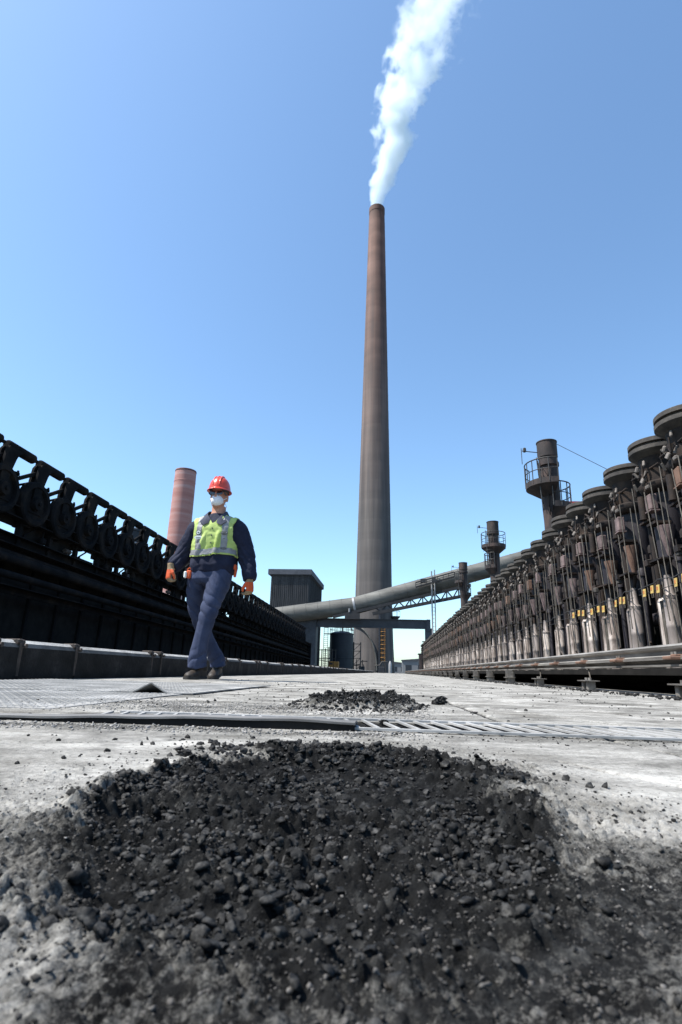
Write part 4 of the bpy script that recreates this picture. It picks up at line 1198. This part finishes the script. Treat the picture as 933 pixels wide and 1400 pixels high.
def tank():
    t = thing('storage_tank', 'blue-black cylindrical tank with railing on top standing left of the chimney base', 'tank', (-8.6, 97, 0))
    MB().lathe([(2.05, 0), (2.05, 2.2), (2.09, 2.22), (2.09, 2.3), (2.05, 2.32), (2.05, 6.2), (2.12, 6.22), (2.12, 6.35), (1.2, 6.7), (.1, 6.8)], n=40).build('shell', M['tankblack'], t)
    r = MB()
    for z in (7.0, 7.5): r.tube([(2.05*cos(a), 2.05*sin(a), z) for a in [2*pi*k/24 for k in range(24)]], .045, n=5, closed=True)
    for k in range(12): r.cyl((2.05*cos(k*pi/6), 2.05*sin(k*pi/6), 6.3), (2.05*cos(k*pi/6), 2.05*sin(k*pi/6), 7.5), .04, n=5)
    r.build('guard_rail', M['rail'], t)
    l = MB(); l.box((-2.5, -.5, 6.25), (1.0, 1.0, .12))
    for x in (-3.0, -2.3):
        l.cyl((x, -.9, 0), (x, -.9, 7.4), .05, n=5)
    for i in range(22): l.cyl((-3.0, -.9, .3+i*.33), (-2.3, -.9, .3+i*.33), .03, n=5)
    l.tube([(-3.0, -.9, 7.4), (-3.0, .2, 7.4), (-2.2, .2, 7.4)], .04, n=5)
    l.build('ladder', M['rail'], t)
    MB().tube([(.2, -.4, 6.7), (.2, -.8, 7.3), (.6, -1.2, 7.6), (1.6, -1.6, 7.5), (1.9, -1.8, 6.8)], .12, n=8).build('vent_pipe', M['rail'], t)
    return t
tank()

def far_object(name, label, cat, build, loc=(0, 0, 0), group=None):
    t = thing(name, label, cat, loc, group); build(t); return t
def obox(t):
    MB().bbox((0, 0, .78), (1.5, 1.2, 1.5), .05).build('box_shell', M['orange'], t)
    MB().box((0, -.62, .8), (.06, .04, 1.4)).box((-.4, -.62, 1.2), (.5, .03, .3)).build('door_frame', M['clamp'], t)
far_object('orange_cabinet', 'small orange metal cabinet behind the kerb in front of the black tank', 'cabinet', obox, (-8.9, 88, 0))
def fence(t):
    n = 7
    for i in range(n):
        MB().cyl((i*.55, 0, 0), (i*.55, 0, 3.6+.2*sin(i*2)), .09, n=6).build('post', M['rail'], t)
    MB().box((1.65, 0, 3.3), (3.6, .08, .12)).box((1.65, 0, 2.0), (3.6, .08, .12)).box((1.9, -.2, 1.6), (4.5, .1, .1), (0, .12, 0)).build('rail', M['rail'], t)
far_object('pipe_rack', 'dark frame of upright pipes between the pier and the black tank', 'pipe rack', fence, (-12.2, 90, 0))
def skid(t, s=0):
    rs = random.Random(s)
    for i in range(4):
        x = rs.uniform(-1, 1); MB().cyl((x, 0, 0), (x, 0, rs.uniform(1, 2.4)), .08, n=6).build('pipe', M['rail'], t)
    MB().tube([(-1.2, 0, 1.2), (-.2, 0, 1.3), (.2, 0, 1.9), (1.2, 0, 1.9)], .09, n=6).build('header_pipe', M['rail'], t)
    MB().bbox((.2, .2, .5), (1.0, .6, 1.0), .05).build('pump_casing', M['bluesteel'], t)
far_object('pump_skid', 'dark pump skid with short pipes right of the black tank', 'pump', lambda t: skid(t, 1), (-5.4, 100, 0), 'pump skids at the chimney base')
far_object('pump_skid', 'low dark pump skid directly in front of the chimney base', 'pump', lambda t: skid(t, 2), (-1.9, 101, 0), 'pump skids at the chimney base')
def stair(t):
    b = MB()
    for x in (-.6, .6):
        b.cyl((x, 0, 0), (x, 0, 5.0), .07, n=6); b.cyl((x, 1, 0), (x, 1, 5.0), .07, n=6)
    b.build('stair_frame', M['rail'], t)
    for i in range(4):
        MB().box((0, .5, 1.1+i*1.2), (1.3, 1.0, .07)).build('landing', M['rail'], t)
        bar(MB(), (-.6, 0, i*1.2), (.6, 0, 1.1+i*1.2), .1, .08).build('stair_flight', M['rail'], t)
far_object('stair_tower', 'narrow dark open stair tower between the tank and the chimney', 'stairs', stair, (-5.9, 97, 0))
def drum(t):
    MB().lathe([(.3, 0), (.3, 1.5), (.22, 1.7), (.1, 2.0)], n=12).build('drum_shell', M['post'], t)
    MB().cyl((.5, 0, 0), (.5, 0, 2.6), .09, n=8).build('standpost', M['rail'], t)
far_object('pale_vessel', 'small pale upright vessel at the foot of the orange ladder', 'vessel', drum, (-.2, 98, 0))

def shed(x, y, w, d, h, label, mt='shed'):
    t = thing('far_shed', label, 'building', (x, y, 0))
    MB().box((0, 0, h/2), (w, d, h)).build('wall', M[mt], t)
    MB().prism([(-w/2-.3, h), (w/2+.3, h), (w/2+.3, h+.15), (0, h+.18*h), (-w/2-.3, h+.15)], -d/2-.3, d/2+.3, 'y').build('roof', M['roof'], t)
    for i in range(3): MB().box((-w/2+w*(i+.5)/3, -d/2-.02, h*.4), (w*.16, .06, h*.5)).build('door', M['tankblack'], t)
    return t
shed(9.5, 190, 12, 8, 4.0, 'low far grey shed to the right of the chimney base')
shed(1.5, 230, 9, 8, 3.6, 'lower far dark shed touching the right foot of the chimney')
shed(22, 260, 20, 10, 4.0, 'wide distant grey shed partly hidden by the right-hand row')
t = thing('brown_hut', 'small reddish-brown hut at the far end of the right-hand row', 'hut', (4.05, 76.5, 0))
MB().box((.2, 0, 1.25), (1.15, 2, 2.5)).build('wall', M['brickhut'], t); MB().box((.2, 0, 2.56), (1.4, 2.2, .12)).build('roof', M['roof'], t); MB().box((.2, -1.02, 1.0), (.5, .04, 1.7)).build('door', M['clamp'], t)
t = thing('end_frame', 'rusty steel end frame closing off the far end of the right-hand row', 'steel frame', (4.3, 73.6, 0))
MB().box((.1, 0, 2.0), (.3, .2, 3.7)).box((1.2, .1, 2.0), (1.8, .12, 3.6)).build('end_sheet', M['stackrust'], t); MB().box((.3, 0, 4.1), (1.3, .5, .12), (0, -.12, 0)).build('canopy', M['stackrust'], t)

# red and pale stack beyond the gantry, small vent cylinder on its near side
t = thing('banded_stack', 'faded red and pale banded stack rising behind the left gantry beside the worker', 'stack', (-24.6, 60, 0))
MB().lathe([(1.42, 0), (1.24, 21.2), (1.26, 21.22), (1.26, 21.34), (1.24, 21.36), (1.23, 22.75), (1.1, 22.78), (1.1, 21.5)], n=40).build('shaft', M['redstack'], t)
MB().lathe([(1.24, 22.55), (1.26, 22.56), (1.26, 22.64), (1.24, 22.65)], n=40).build('rim_band', M['stackrust'], t)
t = thing('vent_drum', 'small grey vent drum just showing above the left gantry', 'vent', (-10.6, 21.2, -.75))
MB().lathe([(.2, 0), (.2, 5.2), (.33, 5.45), (.33, 6.15), (.37, 6.17), (.37, 6.25), (.1, 6.35)], n=20).build('drum_shell', M['bluesteel'], t); MB().lathe([(.335, 5.6), (.35, 5.62), (.35, 5.68), (.335, 5.7)], n=20).build('band', M['post'], t)

# ------------------------------------------------------------------ the worker
def ring(c, rx, ry, n=20, ax=None, p=2.0, yaw=0.0):
    """super-elliptical ring around c, lying across direction ax"""
    c = Vector(c); out = []
    if ax is None: u, v = Vector((cos(yaw), sin(yaw), 0)), Vector((-sin(yaw), cos(yaw), 0))
    else:
        d = Vector(ax).normalized(); u = Vector((1, 0, 0)); u = (u-d*u.dot(d))
        if u.length < .3: u = Vector((0, 1, 0)); u = u-d*u.dot(d)
        u.normalize(); v = d.cross(u)
    for i in range(n):
        a = 2*pi*i/n; ca, sa = cos(a), sin(a)
        k = (abs(ca)**p+abs(sa)**p)**(-1/p)
        out.append(c+u*(rx*k*ca)+v*(ry*k*sa))
    return out
def limb(b, pts, n=16, sub=4):
    """pts: (x, y, z, rx, ry); interpolated smoothly"""
    P_ = [np.array(p, float) for p in pts]; seq = []
    for k in range(len(P_)-1):
        p0, p1, p2, p3 = P_[max(k-1, 0)], P_[k], P_[k+1], P_[min(k+2, len(P_)-1)]
        for s in range(sub):
            t_ = s/sub
            seq.append(.5*((2*p1)+(-p0+p2)*t_+(2*p0-5*p1+4*p2-p3)*t_**2+(-p0+3*p1-3*p2+p3)*t_**3))
    seq.append(P_[-1]); rings = []
    for k, q in enumerate(seq):
        a, c = seq[max(k-1, 0)], seq[min(k+1, len(seq)-1)]
        rings.append(ring(q[:3], q[3], q[4], n, ax=(c-a)[:3]))
    b.loft(rings)

def subset(src, name, mat, parent, pred, off, flip=False):
    """raised patch copied from a garment surface"""
    me = src.data; nv = len(me.vertices)
    co = np.empty(nv*3, np.float32); me.vertices.foreach_get('co', co); co = co.reshape(-1, 3)
    no = np.empty(nv*3, np.float32); me.vertices.foreach_get('normal', no); no = no.reshape(-1, 3)
    fs = [tuple(p.vertices) for p in me.polygons]
    cen = np.array([co[list(f)].mean(0) for f in fs]); nn = np.array([no[list(f)].mean(0) for f in fs])
    k = pred(cen, nn)
    use = [f for f, q in zip(fs, k) if q]
    ids = sorted({i for f in use for i in f}); mp = {i: j for j, i in enumerate(ids)}
    m = len(ids)
    out = co[ids]+no[ids]*off; inn = co[ids]-no[ids]*.002
    F_ = [tuple(mp[i] for i in f) for f in use]
    ec = {}
    for f in F_:
        for a, b_ in zip(f, f[1:]+f[:1]): ec[(a, b_)] = 1
    side = [(a, a+m, b_+m, b_) for (a, b_) in ec if (b_, a) not in ec]
    side = [(b2, a2, d2, c2) for (a2, b2, c2, d2) in [(s[3], s[0], s[1], s[2]) for s in side]]
    me2 = bpy.data.meshes.new(name); me2.from_pydata([tuple(map(float, p)) for p in np.concatenate([out, inn])], [], F_+side)
    bm = bmesh.new(); bm.from_mesh(me2); bmesh.ops.recalc_face_normals(bm, faces=bm.faces); bm.to_mesh(me2); bm.free()
    me2.materials.append(mat); me2.shade_smooth(); me2.set_sharp_from_angle(angle=radians(60))
    o = bpy.data.objects.new(name, me2); COL.objects.link(o); o.parent = parent
    return o

def fold(co, amp, freq, seed, zs=1.0, warp=.5):
    out = np.empty(len(co), np.float32)
    for i, c in enumerate(co):
        v = Vector((float(c[0])*freq+seed, float(c[1])*freq, float(c[2])*freq*zs))
        n_ = mnoise.noise(v)
        out[i] = amp*(1-2*abs(n_+warp*mnoise.noise(v*2.1)))
    return out

def worker():
    t = thing('person', 'man in orange-red helmet, white dust mask and lime vest walking towards the camera', 'person', (-1.60, 4.80, 0))
    # --- body: one continuous surface under the clothes
    b = MB()
    b.loft([ring((-.015, .02-.0*k, z), rx, ry, 24) for k, (z, rx, ry) in enumerate([(.90, .13, .09), (1.05, .13, .09), (1.2, .14, .1), (1.36, .17, .09), (1.42, .12, .08), (1.455, .075, .072), (1.50, .066, .066), (1.555, .064, .066)])])
    hd = [(1.515, .012, .03, .035, -.0), (1.53, .035, .05, .045, -.012), (1.56, .052, .072, .06, -.012), (1.60, .063, .085, .07, -.004), (1.65, .070, .093, .07, 0), (1.70, .074, .097, .07, .002), (1.75, .072, .094, .07, .004), (1.79, .055, .075, .07, .004), (1.81, .02, .03, .07, .004)]
    b.loft([ring((-.018, .0+yo, z), rx, ry, 24) for z, rx, ry, _, yo in hd])
    b.loft([ring((-.018, -.088-.018*s, z), .008+.006*s, .012, 8) for z, s in ((1.675, .1), (1.65, .5), (1.625, 1), (1.612, .6))])      # nose
    b.loft([ring((-.018, -.078, z), .048, .016, 12) for z in (1.675, 1.685, 1.695)])                                            # brow
    b.loft([ring((-.018, -.074, z), .022, .012, 10) for z in (1.568, 1.578, 1.588)])                                            # lips
    for s in (-1, 1):
        b.loft([ring((-.018+s*(.077), .012, z), .010*k, .020*k, 10) for z, k in ((1.60, .4), (1.615, .9), (1.64, 1.1), (1.662, .9), (1.672, .4))])
        b.lathe([(.001, -.012), (.011, -.006), (.011, .006), (.001, .012)], (-.018+s*.031, -.084, 1.655), n=10, axis=(0, 1, 0), cap=False)  # eyes
    limb(b, [(-.16, .02, 1.37, .05, .05), (-.25, .03, 1.27, .045, .045), (-.31, .03, 1.12, .04, .04), (-.355, -.03, 1.0, .033, .033), (-.378, -.07, .94, .03, .025)])
    limb(b, [(.13, .02, 1.37, .05, .05), (.23, .03, 1.24, .045, .045), (.285, .03, 1.06, .04, .04), (.32, -.0, .92, .033, .033), (.335, -.01, .85, .03, .025)])
    limb(b, [(.05, .0, .94, .07, .07), (.052, -.02, .80, .062, .07), (.034, -.07, .68, .052, .06), (.018, -.11, .55, .045, .05), (-.026, -.12, .29, .038, .045), (-.044, -.09, .12, .035, .04)])
    limb(b, [(-.12, .03, .94, .07, .07), (-.160, .05, .80, .058, .068), (-.182, .10, .68, .046, .058), (-.160, .16, .54, .042, .05), (-.125, .24, .42, .038, .045), (-.082, .33, .29, .036, .042), (-.035, .43, .13, .035, .04)])
    fuse(b, .006, 'body', M['skin'], t, 2)
    # --- trousers
    b = MB()
    b.loft([ring((-.035, .02, z), rx, ry, 28, p=2.4) for z, rx, ry in ((.82, .13, .11), (.86, .185, .135), (.95, .185, .13), (1.0, .18, .125))])
    limb(b, [(.06, .0, .93, .105, .12), (.052, -.02, .82, .100, .115), (.034, -.07, .68, .080, .095), (.018, -.11, .55, .070, .082), (-.004, -.12, .42, .064, .076), (-.026, -.12, .29, .063, .074), (-.042, -.10, .19, .070, .082), (-.046, -.085, .105, .077, .09)], 24)
    limb(b, [(-.13, .02, .93, .10, .12), (-.160, .05, .82, .090, .11), (-.182, .10, .68, .073, .09), (-.160, .16, .54, .066, .08), (-.125, .24, .42, .060, .075), (-.082, .33, .29, .060, .072), (-.040, .41, .19, .066, .078), (-.030, .43, .115, .070, .084)], 24)
    def tw(co, no):
        z = co[:, 2]; x = co[:, 0]
        w_ = fold(co, 1.0, 7, 33, .5)
        def crease(f, ph, zc, zw, amp, sl): return amp*(np.abs(np.sin((z*f+x*sl+w_*.9)+ph))**.5-.6)*np.exp(-((z-zc)/zw)**2)
        d = fold(co, .004, 5, 3, .5) + crease(34, 0, .60, .13, .014, 26) + crease(40, 1, .18, .06, .013, -30) + crease(28, 2, .80, .09, .011, 40)
        # pressed crease line down the front of each leg
        d += .006*np.exp(-((x-(.02+.12*(z-.5)))/.012)**2)*(co[:, 1] < 0)*smooth01((.5-z)/.1)
        return d
    tr = fuse(b, .007, 'trousers', M['trouser'], t, 3, tw)
    # --- jacket
    b = MB()
    b.loft([ring((x, .02, z), rx, ry, 32, p=pw) for z, rx, ry, x, pw in ((.905, .165, .115, -.02, 2.4), (.93, .200, .14, -.02, 2.4), (.98, .218, .155, -.018, 2.3), (1.04, .21, .15, -.015, 2.3), (1.12, .2, .143, -.012, 2.4), (1.22, .205, .142, -.012, 2.5), (1.32, .212, .138, -.014, 2.6), (1.38, .2, .12, -.014, 2.6), (1.42, .17, .10, -.014, 2.4), (1.45, .115, .085, -.014, 2), (1.47, .078, .074, -.014, 2))])
    limb(b, [(-.15, .02, 1.375, .075, .085), (-.21, .025, 1.325, .088, .095), (-.26, .035, 1.24, .082, .09), (-.298, .04, 1.14, .078, .085), (-.335, .015, 1.05, .07, .075), (-.36, -.035, .99, .062, .065), (-.372, -.06, .965, .052, .055)], 20)
    limb(b, [(.12, .02, 1.375, .075, .085), (.18, .025, 1.325, .088, .095), (.225, .035, 1.23, .082, .09), (.262, .045, 1.13, .077, .085), (.295, .03, 1.02, .070, .075), (.322, .01, .92, .064, .066), (.333, .0, .865, .054, .056)], 20)
    def jw(co, no):
        x, z = co[:, 0], co[:, 2]
        arm = smooth01((np.abs(x+.015)-.2)/.05)
        d = fold(co, .006, 6, 13, .7) + fold(co, .003, 14, 18, 1.2)
        w_ = fold(co, 1.0, 7, 43, .6)
        d += arm*.013*(np.abs(np.sin(z*42+np.abs(x)*50+w_))**.5-.6)*np.exp(-((z-1.05)/.13)**2)
        d += (1-arm)*.007*np.sin(x*55+z*18)*np.exp(-((z-.98)/.07)**2)
        # two long drag folds down the chest
        f = (co[:, 1] < 0)
        d += f*.016*np.exp(-((x+.09-(z-1.2)*.35)/.012)**2)*smooth01((1.3-z)/.1)*smooth01((z-1.02)/.05)
        d += f*.018*np.exp(-((x-.045-(z-1.2)*.12)/.012)**2)*smooth01((1.3-z)/.05)*smooth01((z-1.02)/.05)
        return d
    jk = fuse(b, .007, 'jacket', M['navy'], t, 3, jw)
    xc = -.014
    def armline(c): return np.abs(c[:, 0]-xc) < (.175+.05*smooth01((1.24-c[:, 2])/.12)+.02*smooth01((c[:, 2]-1.34)/.06))
    def vneck(c): return (c[:, 1] < .0) & (np.abs(c[:, 0]-xc) < (c[:, 2]-1.355)*.85)
    def vz(c): return (c[:, 2] > 1.065+.012*np.sin(c[:, 0]*14)) & (c[:, 2] < 1.445)
    vest = subset(jk, 'safety_vest', M['hivis'], t, lambda c, n: vz(c) & armline(c) & ~vneck(c), .012)
    subset(jk, 'reflective_tape', M['tape'], vest, lambda c, n: armline(c) & (c[:, 2] > 1.075+.012*np.sin(c[:, 0]*14)) & (c[:, 2] < 1.125+.012*np.sin(c[:, 0]*14)), .0155)
    for s in (-1, 1):
        subset(jk, 'reflective_tape', M['tape'], vest, lambda c, n, s=s: (np.abs(c[:, 0]-xc-s*(.115)) < .024) & (c[:, 2] > 1.12) & (c[:, 2] < 1.43) & ~vneck(c), .0155)
    # front placket, buttons
    bz = []
    def front(x, z):                                   # surface depth of the garment front at (x, z)
        me = FR; k = np.argmin((me[:, 0]-x)**2+(me[:, 2]-z)**2 + 4*np.maximum(0, me[:, 1])); return float(me[k, 1])
    nv = len(jk.data.vertices); FR = np.empty(nv*3, np.float32); jk.data.vertices.foreach_get('co', FR); FR = FR.reshape(-1, 3)
    for z in (1.31, 1.245, 1.175): MB().lathe([(.006, 0), (.006, .003), (.003, .004)], (xc+.005, front(xc+.005, z)-.0125, z), n=10, axis=(0, -1, 0)).build('button', M['ink'], vest)
    # badges: ringed round badge over an oval patch (his right chest), dark lettered patch on tape (his left)
    def badge(name, x, z, rx, rz, mat, off=.019, th=.002):
        y = front(x, z)-off
        return MB().loft([[(x+rx*cos(a), y+dy, z+rz*sin(a)) for a in [2*pi*k/20 for k in range(20)]] for dy in (0, -th)]).build(name, mat, vest)
    badge('badge_ring', -.135, 1.272, .024, .024, M['ink']); badge('badge_face', -.135, 1.272, .018, .018, M['white'], .0215)
    badge('badge_mark', -.135, 1.272, .009, .004, M['ink'], .0240)
    badge('name_patch', -.132, 1.225, .038, .017, M['white']); badge('name_patch_mark', -.132, 1.225, .024, .003, M['tape'], .0215)
    badge('logo_patch', .105, 1.268, .032, .016, M['ink']); badge('logo_patch_face', .105, 1.268, .028, .012, M['tape'], .0215)
    for k_ in (-1, 0, 1): badge('logo_mark', .105, 1.268+k_*.0065, .022-.004*abs(k_), .0016, M['ink'], .0240)
    badge('chest_stud', .105, 1.215, .005, .005, M['ink'], .0165)
    # collar, its sunlit lapels painted in with a paler navy
    c = MB(); 
    for s in (-1, 1):
        outer = [(xc+s*.040, -.130, 1.368), (xc+s*.085, -.138, 1.345), (xc+s*.125, -.118, 1.378), (xc+s*.128, -.04, 1.445), (xc+s*.095, .05, 1.475), (xc, .095, 1.485)]
        inner = [(xc+s*.036, -.105, 1.41), (xc+s*.062, -.09, 1.445), (xc+s*.078, -.06, 1.475), (xc+s*.084, -.01, 1.505), (xc+s*.072, .05, 1.52), (xc, .085, 1.525)]
        m = len(outer); th = Vector((0, .0, -.006))
        vs = [Vector(p) for p in outer+inner]; vs += [v+th+Vector((-.004*s, 0, 0)) for v in vs]
        c.add(vs, [(i, i+1, m+i+1, m+i) for i in range(m-1)]+[(2*m+i, 3*m+i, 3*m+i+1, 2*m+i+1) for i in range(m-1)]+[(i, 2*m+i, 2*m+i+1, i+1) for i in range(m-1)]+[(m+i, m+i+1, 3*m+i+1, 3*m+i) for i in range(m-1)]+[(0, m, 3*m, 2*m)])
    c.build('collar', M['collar'], jk, smooth=50)
    MB().lathe([(.09, 1.42), (.078, 1.45), (.072, 1.462), (.066, 1.464)], (xc, 0.005, 0), n=24, cap=False).build('tshirt', M['tee'], t)
    # --- helmet
    hc = Vector((-.018, .0, 1.705))
    h = MB(); rings_ = []
    for k in range(11):
        a = radians(k*8.8); rings_.append([hc+Vector((.100*cos(a)*cos(q), .126*cos(a)*sin(q), .143*sin(a)**.95)) for q in [2*pi*i/36 for i in range(36)]])
    inner_ = [[hc+Vector((.094*cos(q), .118*sin(q), 0)) for q in [2*pi*i/36 for i in range(36)]], [hc+Vector((.090*cos(q), .112*sin(q), .03)) for q in [2*pi*i/36 for i in range(36)]]]
    h.loft(list(reversed(inner_))+rings_)
    helmet = h.build('helmet', M['helmet'], t, smooth=60)
    h = MB(); o_, i_ = [], []
    for i in range(36):
        q = 2*pi*i/36; fr = max(0, -sin(q))**1.5
        o_.append(hc+Vector(((.113)*cos(q), (.137+.038*fr)*sin(q), -.004-.018*fr))); i_.append(hc+Vector((.097*cos(q), .122*sin(q), .008)))
    vs = o_+i_+[v+Vector((0, 0, -.005)) for v in o_]+[v+Vector((0, 0, -.007)) for v in i_]
    h.add(vs, [(i, (i+1) % 36, 36+(i+1) % 36, 36+i) for i in range(36)]+[(72+i, 108+i, 108+(i+1) % 36, 72+(i+1) % 36) for i in range(36)]+[(i, 72+i, 72+(i+1) % 36, (i+1) % 36) for i in range(36)])
    h.build('brim', M['helmet'], helmet, smooth=60)
    h = MB()
    for xo in (-.03, 0, .03):
        h.tube([hc+Vector((xo, .122*cos(a)*-1, .141*sin(a)+.002-abs(xo)*.12)) for a in [radians(12+k*12) for k in range(14)]], [.004+.004*sin(pi*k/13) for k in range(14)], n=6)
    h.build('crown_rib', M['helmet'], helmet, smooth=60)
    h = MB(); h.lathe([(.088, -.025), (.092, .0)], hc, n=30, cap=False); h.build('headband', M['ink'], helmet)
    # --- glasses
    g = MB()
    for s in (-1, 1):
        rg = []
        for dy in (0, -.004):
            rg.append([(-.018+s*.033+.029*cos(a), -.098+dy+.22*abs(s*.033+.029*cos(a))**1.6*1.2, 1.658+.019*sin(a)) for a in [2*pi*k/16 for k in range(16)]])
        g.loft(rg)
    gl = g.build('safety_glasses', M['glass'], t, smooth=40)
    g = MB()
    g.tube([(-.018+.066*sin(a), -.098+.03*(1-cos(a))*1.2, 1.676) for a in [radians(-70+k*14) for k in range(11)]], .0035, n=6)
    for s in (-1, 1): g.box((-.018+s*.073, -.03, 1.662), (.004, .11, .014))
    g.box((-.018, -.098, 1.66), (.012, .006, .008))
    g.build('frame', M['ink'], gl)
    # --- dust mask: moulded cup
    m_ = MB(); rg = []
    for k in range(8):
        u = k/7; s_ = sqrt(max(0, 1-u*u))*.98+.02
        rg.append([(-.018+.058*s_*cos(a)*(1-.35*max(0, sin(a))**2), -.062-.052*u+.02*abs(cos(a))*(1-u)*1.2, 1.598+(.056 if sin(a) < 0 else .076-.0)*s_*sin(a)*(1 if sin(a) < 0 else 1)-(0.006*u)) for a in [2*pi*i/28 for i in range(28)]])
    m_.loft(rg); mk = m_.build('dust_mask', M['mask'], t, smooth=60)
    MB().tube([(-.018+x, -.108+.5*abs(x), 1.650-.7*abs(x)) for x in (-.026, -.013, 0, .013, .026)], .0035, n=6).build('nose_clip', M['tape'], mk)
    st = MB()
    for s in (-1, 1):
        st.tube([(-.018+s*.05, -.05, 1.60), (-.018+s*.074, -.02, 1.625), (-.018+s*.082, .03, 1.65), (-.018+s*.06, .09, 1.68)], .0025, n=5)
        st.tube([(-.018+s*.05, -.05, 1.585), (-.018+s*.070, -.0, 1.575), (-.018+s*.062, .06, 1.56)], .0025, n=5)
    st.build('mask_strap', M['mask'], mk)
    # --- gloves
    def glove(side, wrist, down, fwd, curl):
        """palm and five fingers hanging from the wrist"""
        wv, dn = Vector(wrist), Vector(down).normalized()
        ac = Vector(fwd); ac = (ac-dn*ac.dot(dn)).normalized()        # towards the thumb side
        nm = dn.cross(ac)*side                                        # towards the palm (inward)
        def pt(d, a, n): return wv+dn*d+ac*a+nm*n
        b = MB()
        rg = []
        for d, w_, th in ((-.045, .040, .036), (-.01, .036, .03), (.02, .038, .026), (.05, .044, .025), (.085, .044, .022), (.1, .036, .016)):
            rg.append([pt(d, w_*cos(a), th*sin(a)) for a in [2*pi*i/16 for i in range(16)]])
        b.loft(rg)
        for k, (a0, L_) in enumerate(((.032, .072), (.011, .082), (-.011, .076), (-.031, .058))):
            cv = curl*(1+.12*k)
            p = pt(.088, a0, 0); ang = .25; pts = [p]; 
            for q, f_ in enumerate((.42, .32, .26)):
                ang += cv*(.75 if q else .45)
                p = p+(dn*cos(ang)+nm*sin(ang)+ac*(.06*(1.5-k)))*L_*f_; pts.append(p)
            fine = []
            for q in range(3):
                fine += [pts[q], pts[q].lerp(pts[q+1], .5)]
            fine.append(pts[3])
            b.tube(fine, [.0125, .012, .0122, .011, .0112, .0105, .008], n=10)
        p0 = pt(.015, .03, .004); p1 = pt(.045, .054, .014); p2 = pt(.072, .060, .030); p3 = pt(.092, .052, .040)
        b.tube([p0, p0.lerp(p1, .5), p1, p1.lerp(p2, .5), p2, p3], [.017, .016, .0145, .0135, .0135, .010], n=10)
        g_ = fuse(b, .0035, 'glove', M['glovetan'], t, 2)
        return g_, pt, nm, ac, dn
    g1, pt1, nm1, ac1, dn1 = glove(-1, (-.380, -.075, .948), (-.06, -.10, -1), (.62, -.75, 0), 1.25)
    g2, pt2, nm2, ac2, dn2 = glove(1, (.336, -.008, .855), (.08, -.02, -1), (-.45, -.9, 0), 1.0)
    def patch(g_, nm, ac, w0, dn, sgn):
        W = np.array(w0); N = np.array(nm); D = np.array(dn); A = np.array(ac)
        return subset(g_, 'orange_back', M['gloveorange'], g_, lambda c, n: (n@N < .1) & ((c-W)@D > .015) & ((c-W)@D < .095), .0018)
    patch(g1, nm1, ac1, (-.380, -.075, .948), dn1, 1); patch(g2, nm2, ac2, (.336, -.008, .855), dn2, -1)
    # --- boots
    def boot(x, y, z, yaw, pitch, name='boot'):
        """toe points along -Y before yaw/pitch; origin under the ankle"""
        e = MB()
        def TR(b_):
            mt = Matrix.Rotation(yaw, 3, 'Z') @ Matrix.Rotation(pitch, 3, 'X')
            b_.v = [tuple(mt @ Vector(v) + Vector((x, y, z))) for v in b_.v]; return b_
        rg = []
        for yy, hw, top in ((.085, .028, .06), (.07, .038, .10), (.03, .041, .125), (-.02, .042, .125), (-.06, .043, .10), (-.1, .048, .078), (-.14, .050, .068), (-.175, .044, .058), (-.195, .030, .045), (-.203, .014, .03)):
            rg.append([Vector((hw*cos(a)*(1 if sin(a) < 0 else .92), yy, .018+(top-.018)*max(0, sin(a))**.8 + .004*min(0, sin(a)))) for a in [2*pi*i/20 for i in range(20)]])
        e.loft(rg)
        e.loft([ring((0, .04, zz), .045, .055, 18) for zz in (.07, .12, .16)])
        TR(e); bo = fuse(e, .005, name, M['boot'], t, 2)
        s_ = MB()
        out = [(.0, .092), (.03, .085), (.044, .05), (.045, -.04), (.052, -.1), (.053, -.14), (.045, -.18), (.025, -.205), (0, -.212)]
        out = out+[(-a, b2) for a, b2 in reversed(out[1:-1])]
        s_.prism(out, 0, .022, 'z'); TR(s_); s_.build('sole', M['sole'], bo)
        l_ = MB()
        for k in range(4): l_.tube([Vector((-.022, -.045-.017*k, .112-.012*k)), Vector((0, -.05-.017*k, .121-.012*k)), Vector((.022, -.045-.017*k, .112-.012*k))], .0028, n=5)
        TR(l_); l_.build('lace', M['ink'], bo)
    boot(-.030, -.055, .0045, -.20, 0.0)
    boot(-.032, .44, .024, .04, .16)
    # --- things clipped at the hips
    q = MB(); q.bbox((-.205, -.075, .90), (.05, .04, .075), .012, (0, .2, 0)); q.tube([(-.22, -.08, .94), (-.2, -.09, .955), (-.18, -.08, .94)], .006, n=6)
    pq = q.build('belt_pouch', M['gloveorange'], t); MB().bbox((-.232, -.09, .893), (.026, .03, .06), .008).build('white_case', M['white'], pq)
    MB().bbox((.197, -.02, .975), (.03, .05, .05), .01).bbox((.206, -.03, .925), (.022, .03, .085), .008, (0, .12, 0)).build('hip_strap', M['gloveorange'], t)
    return t
worker()
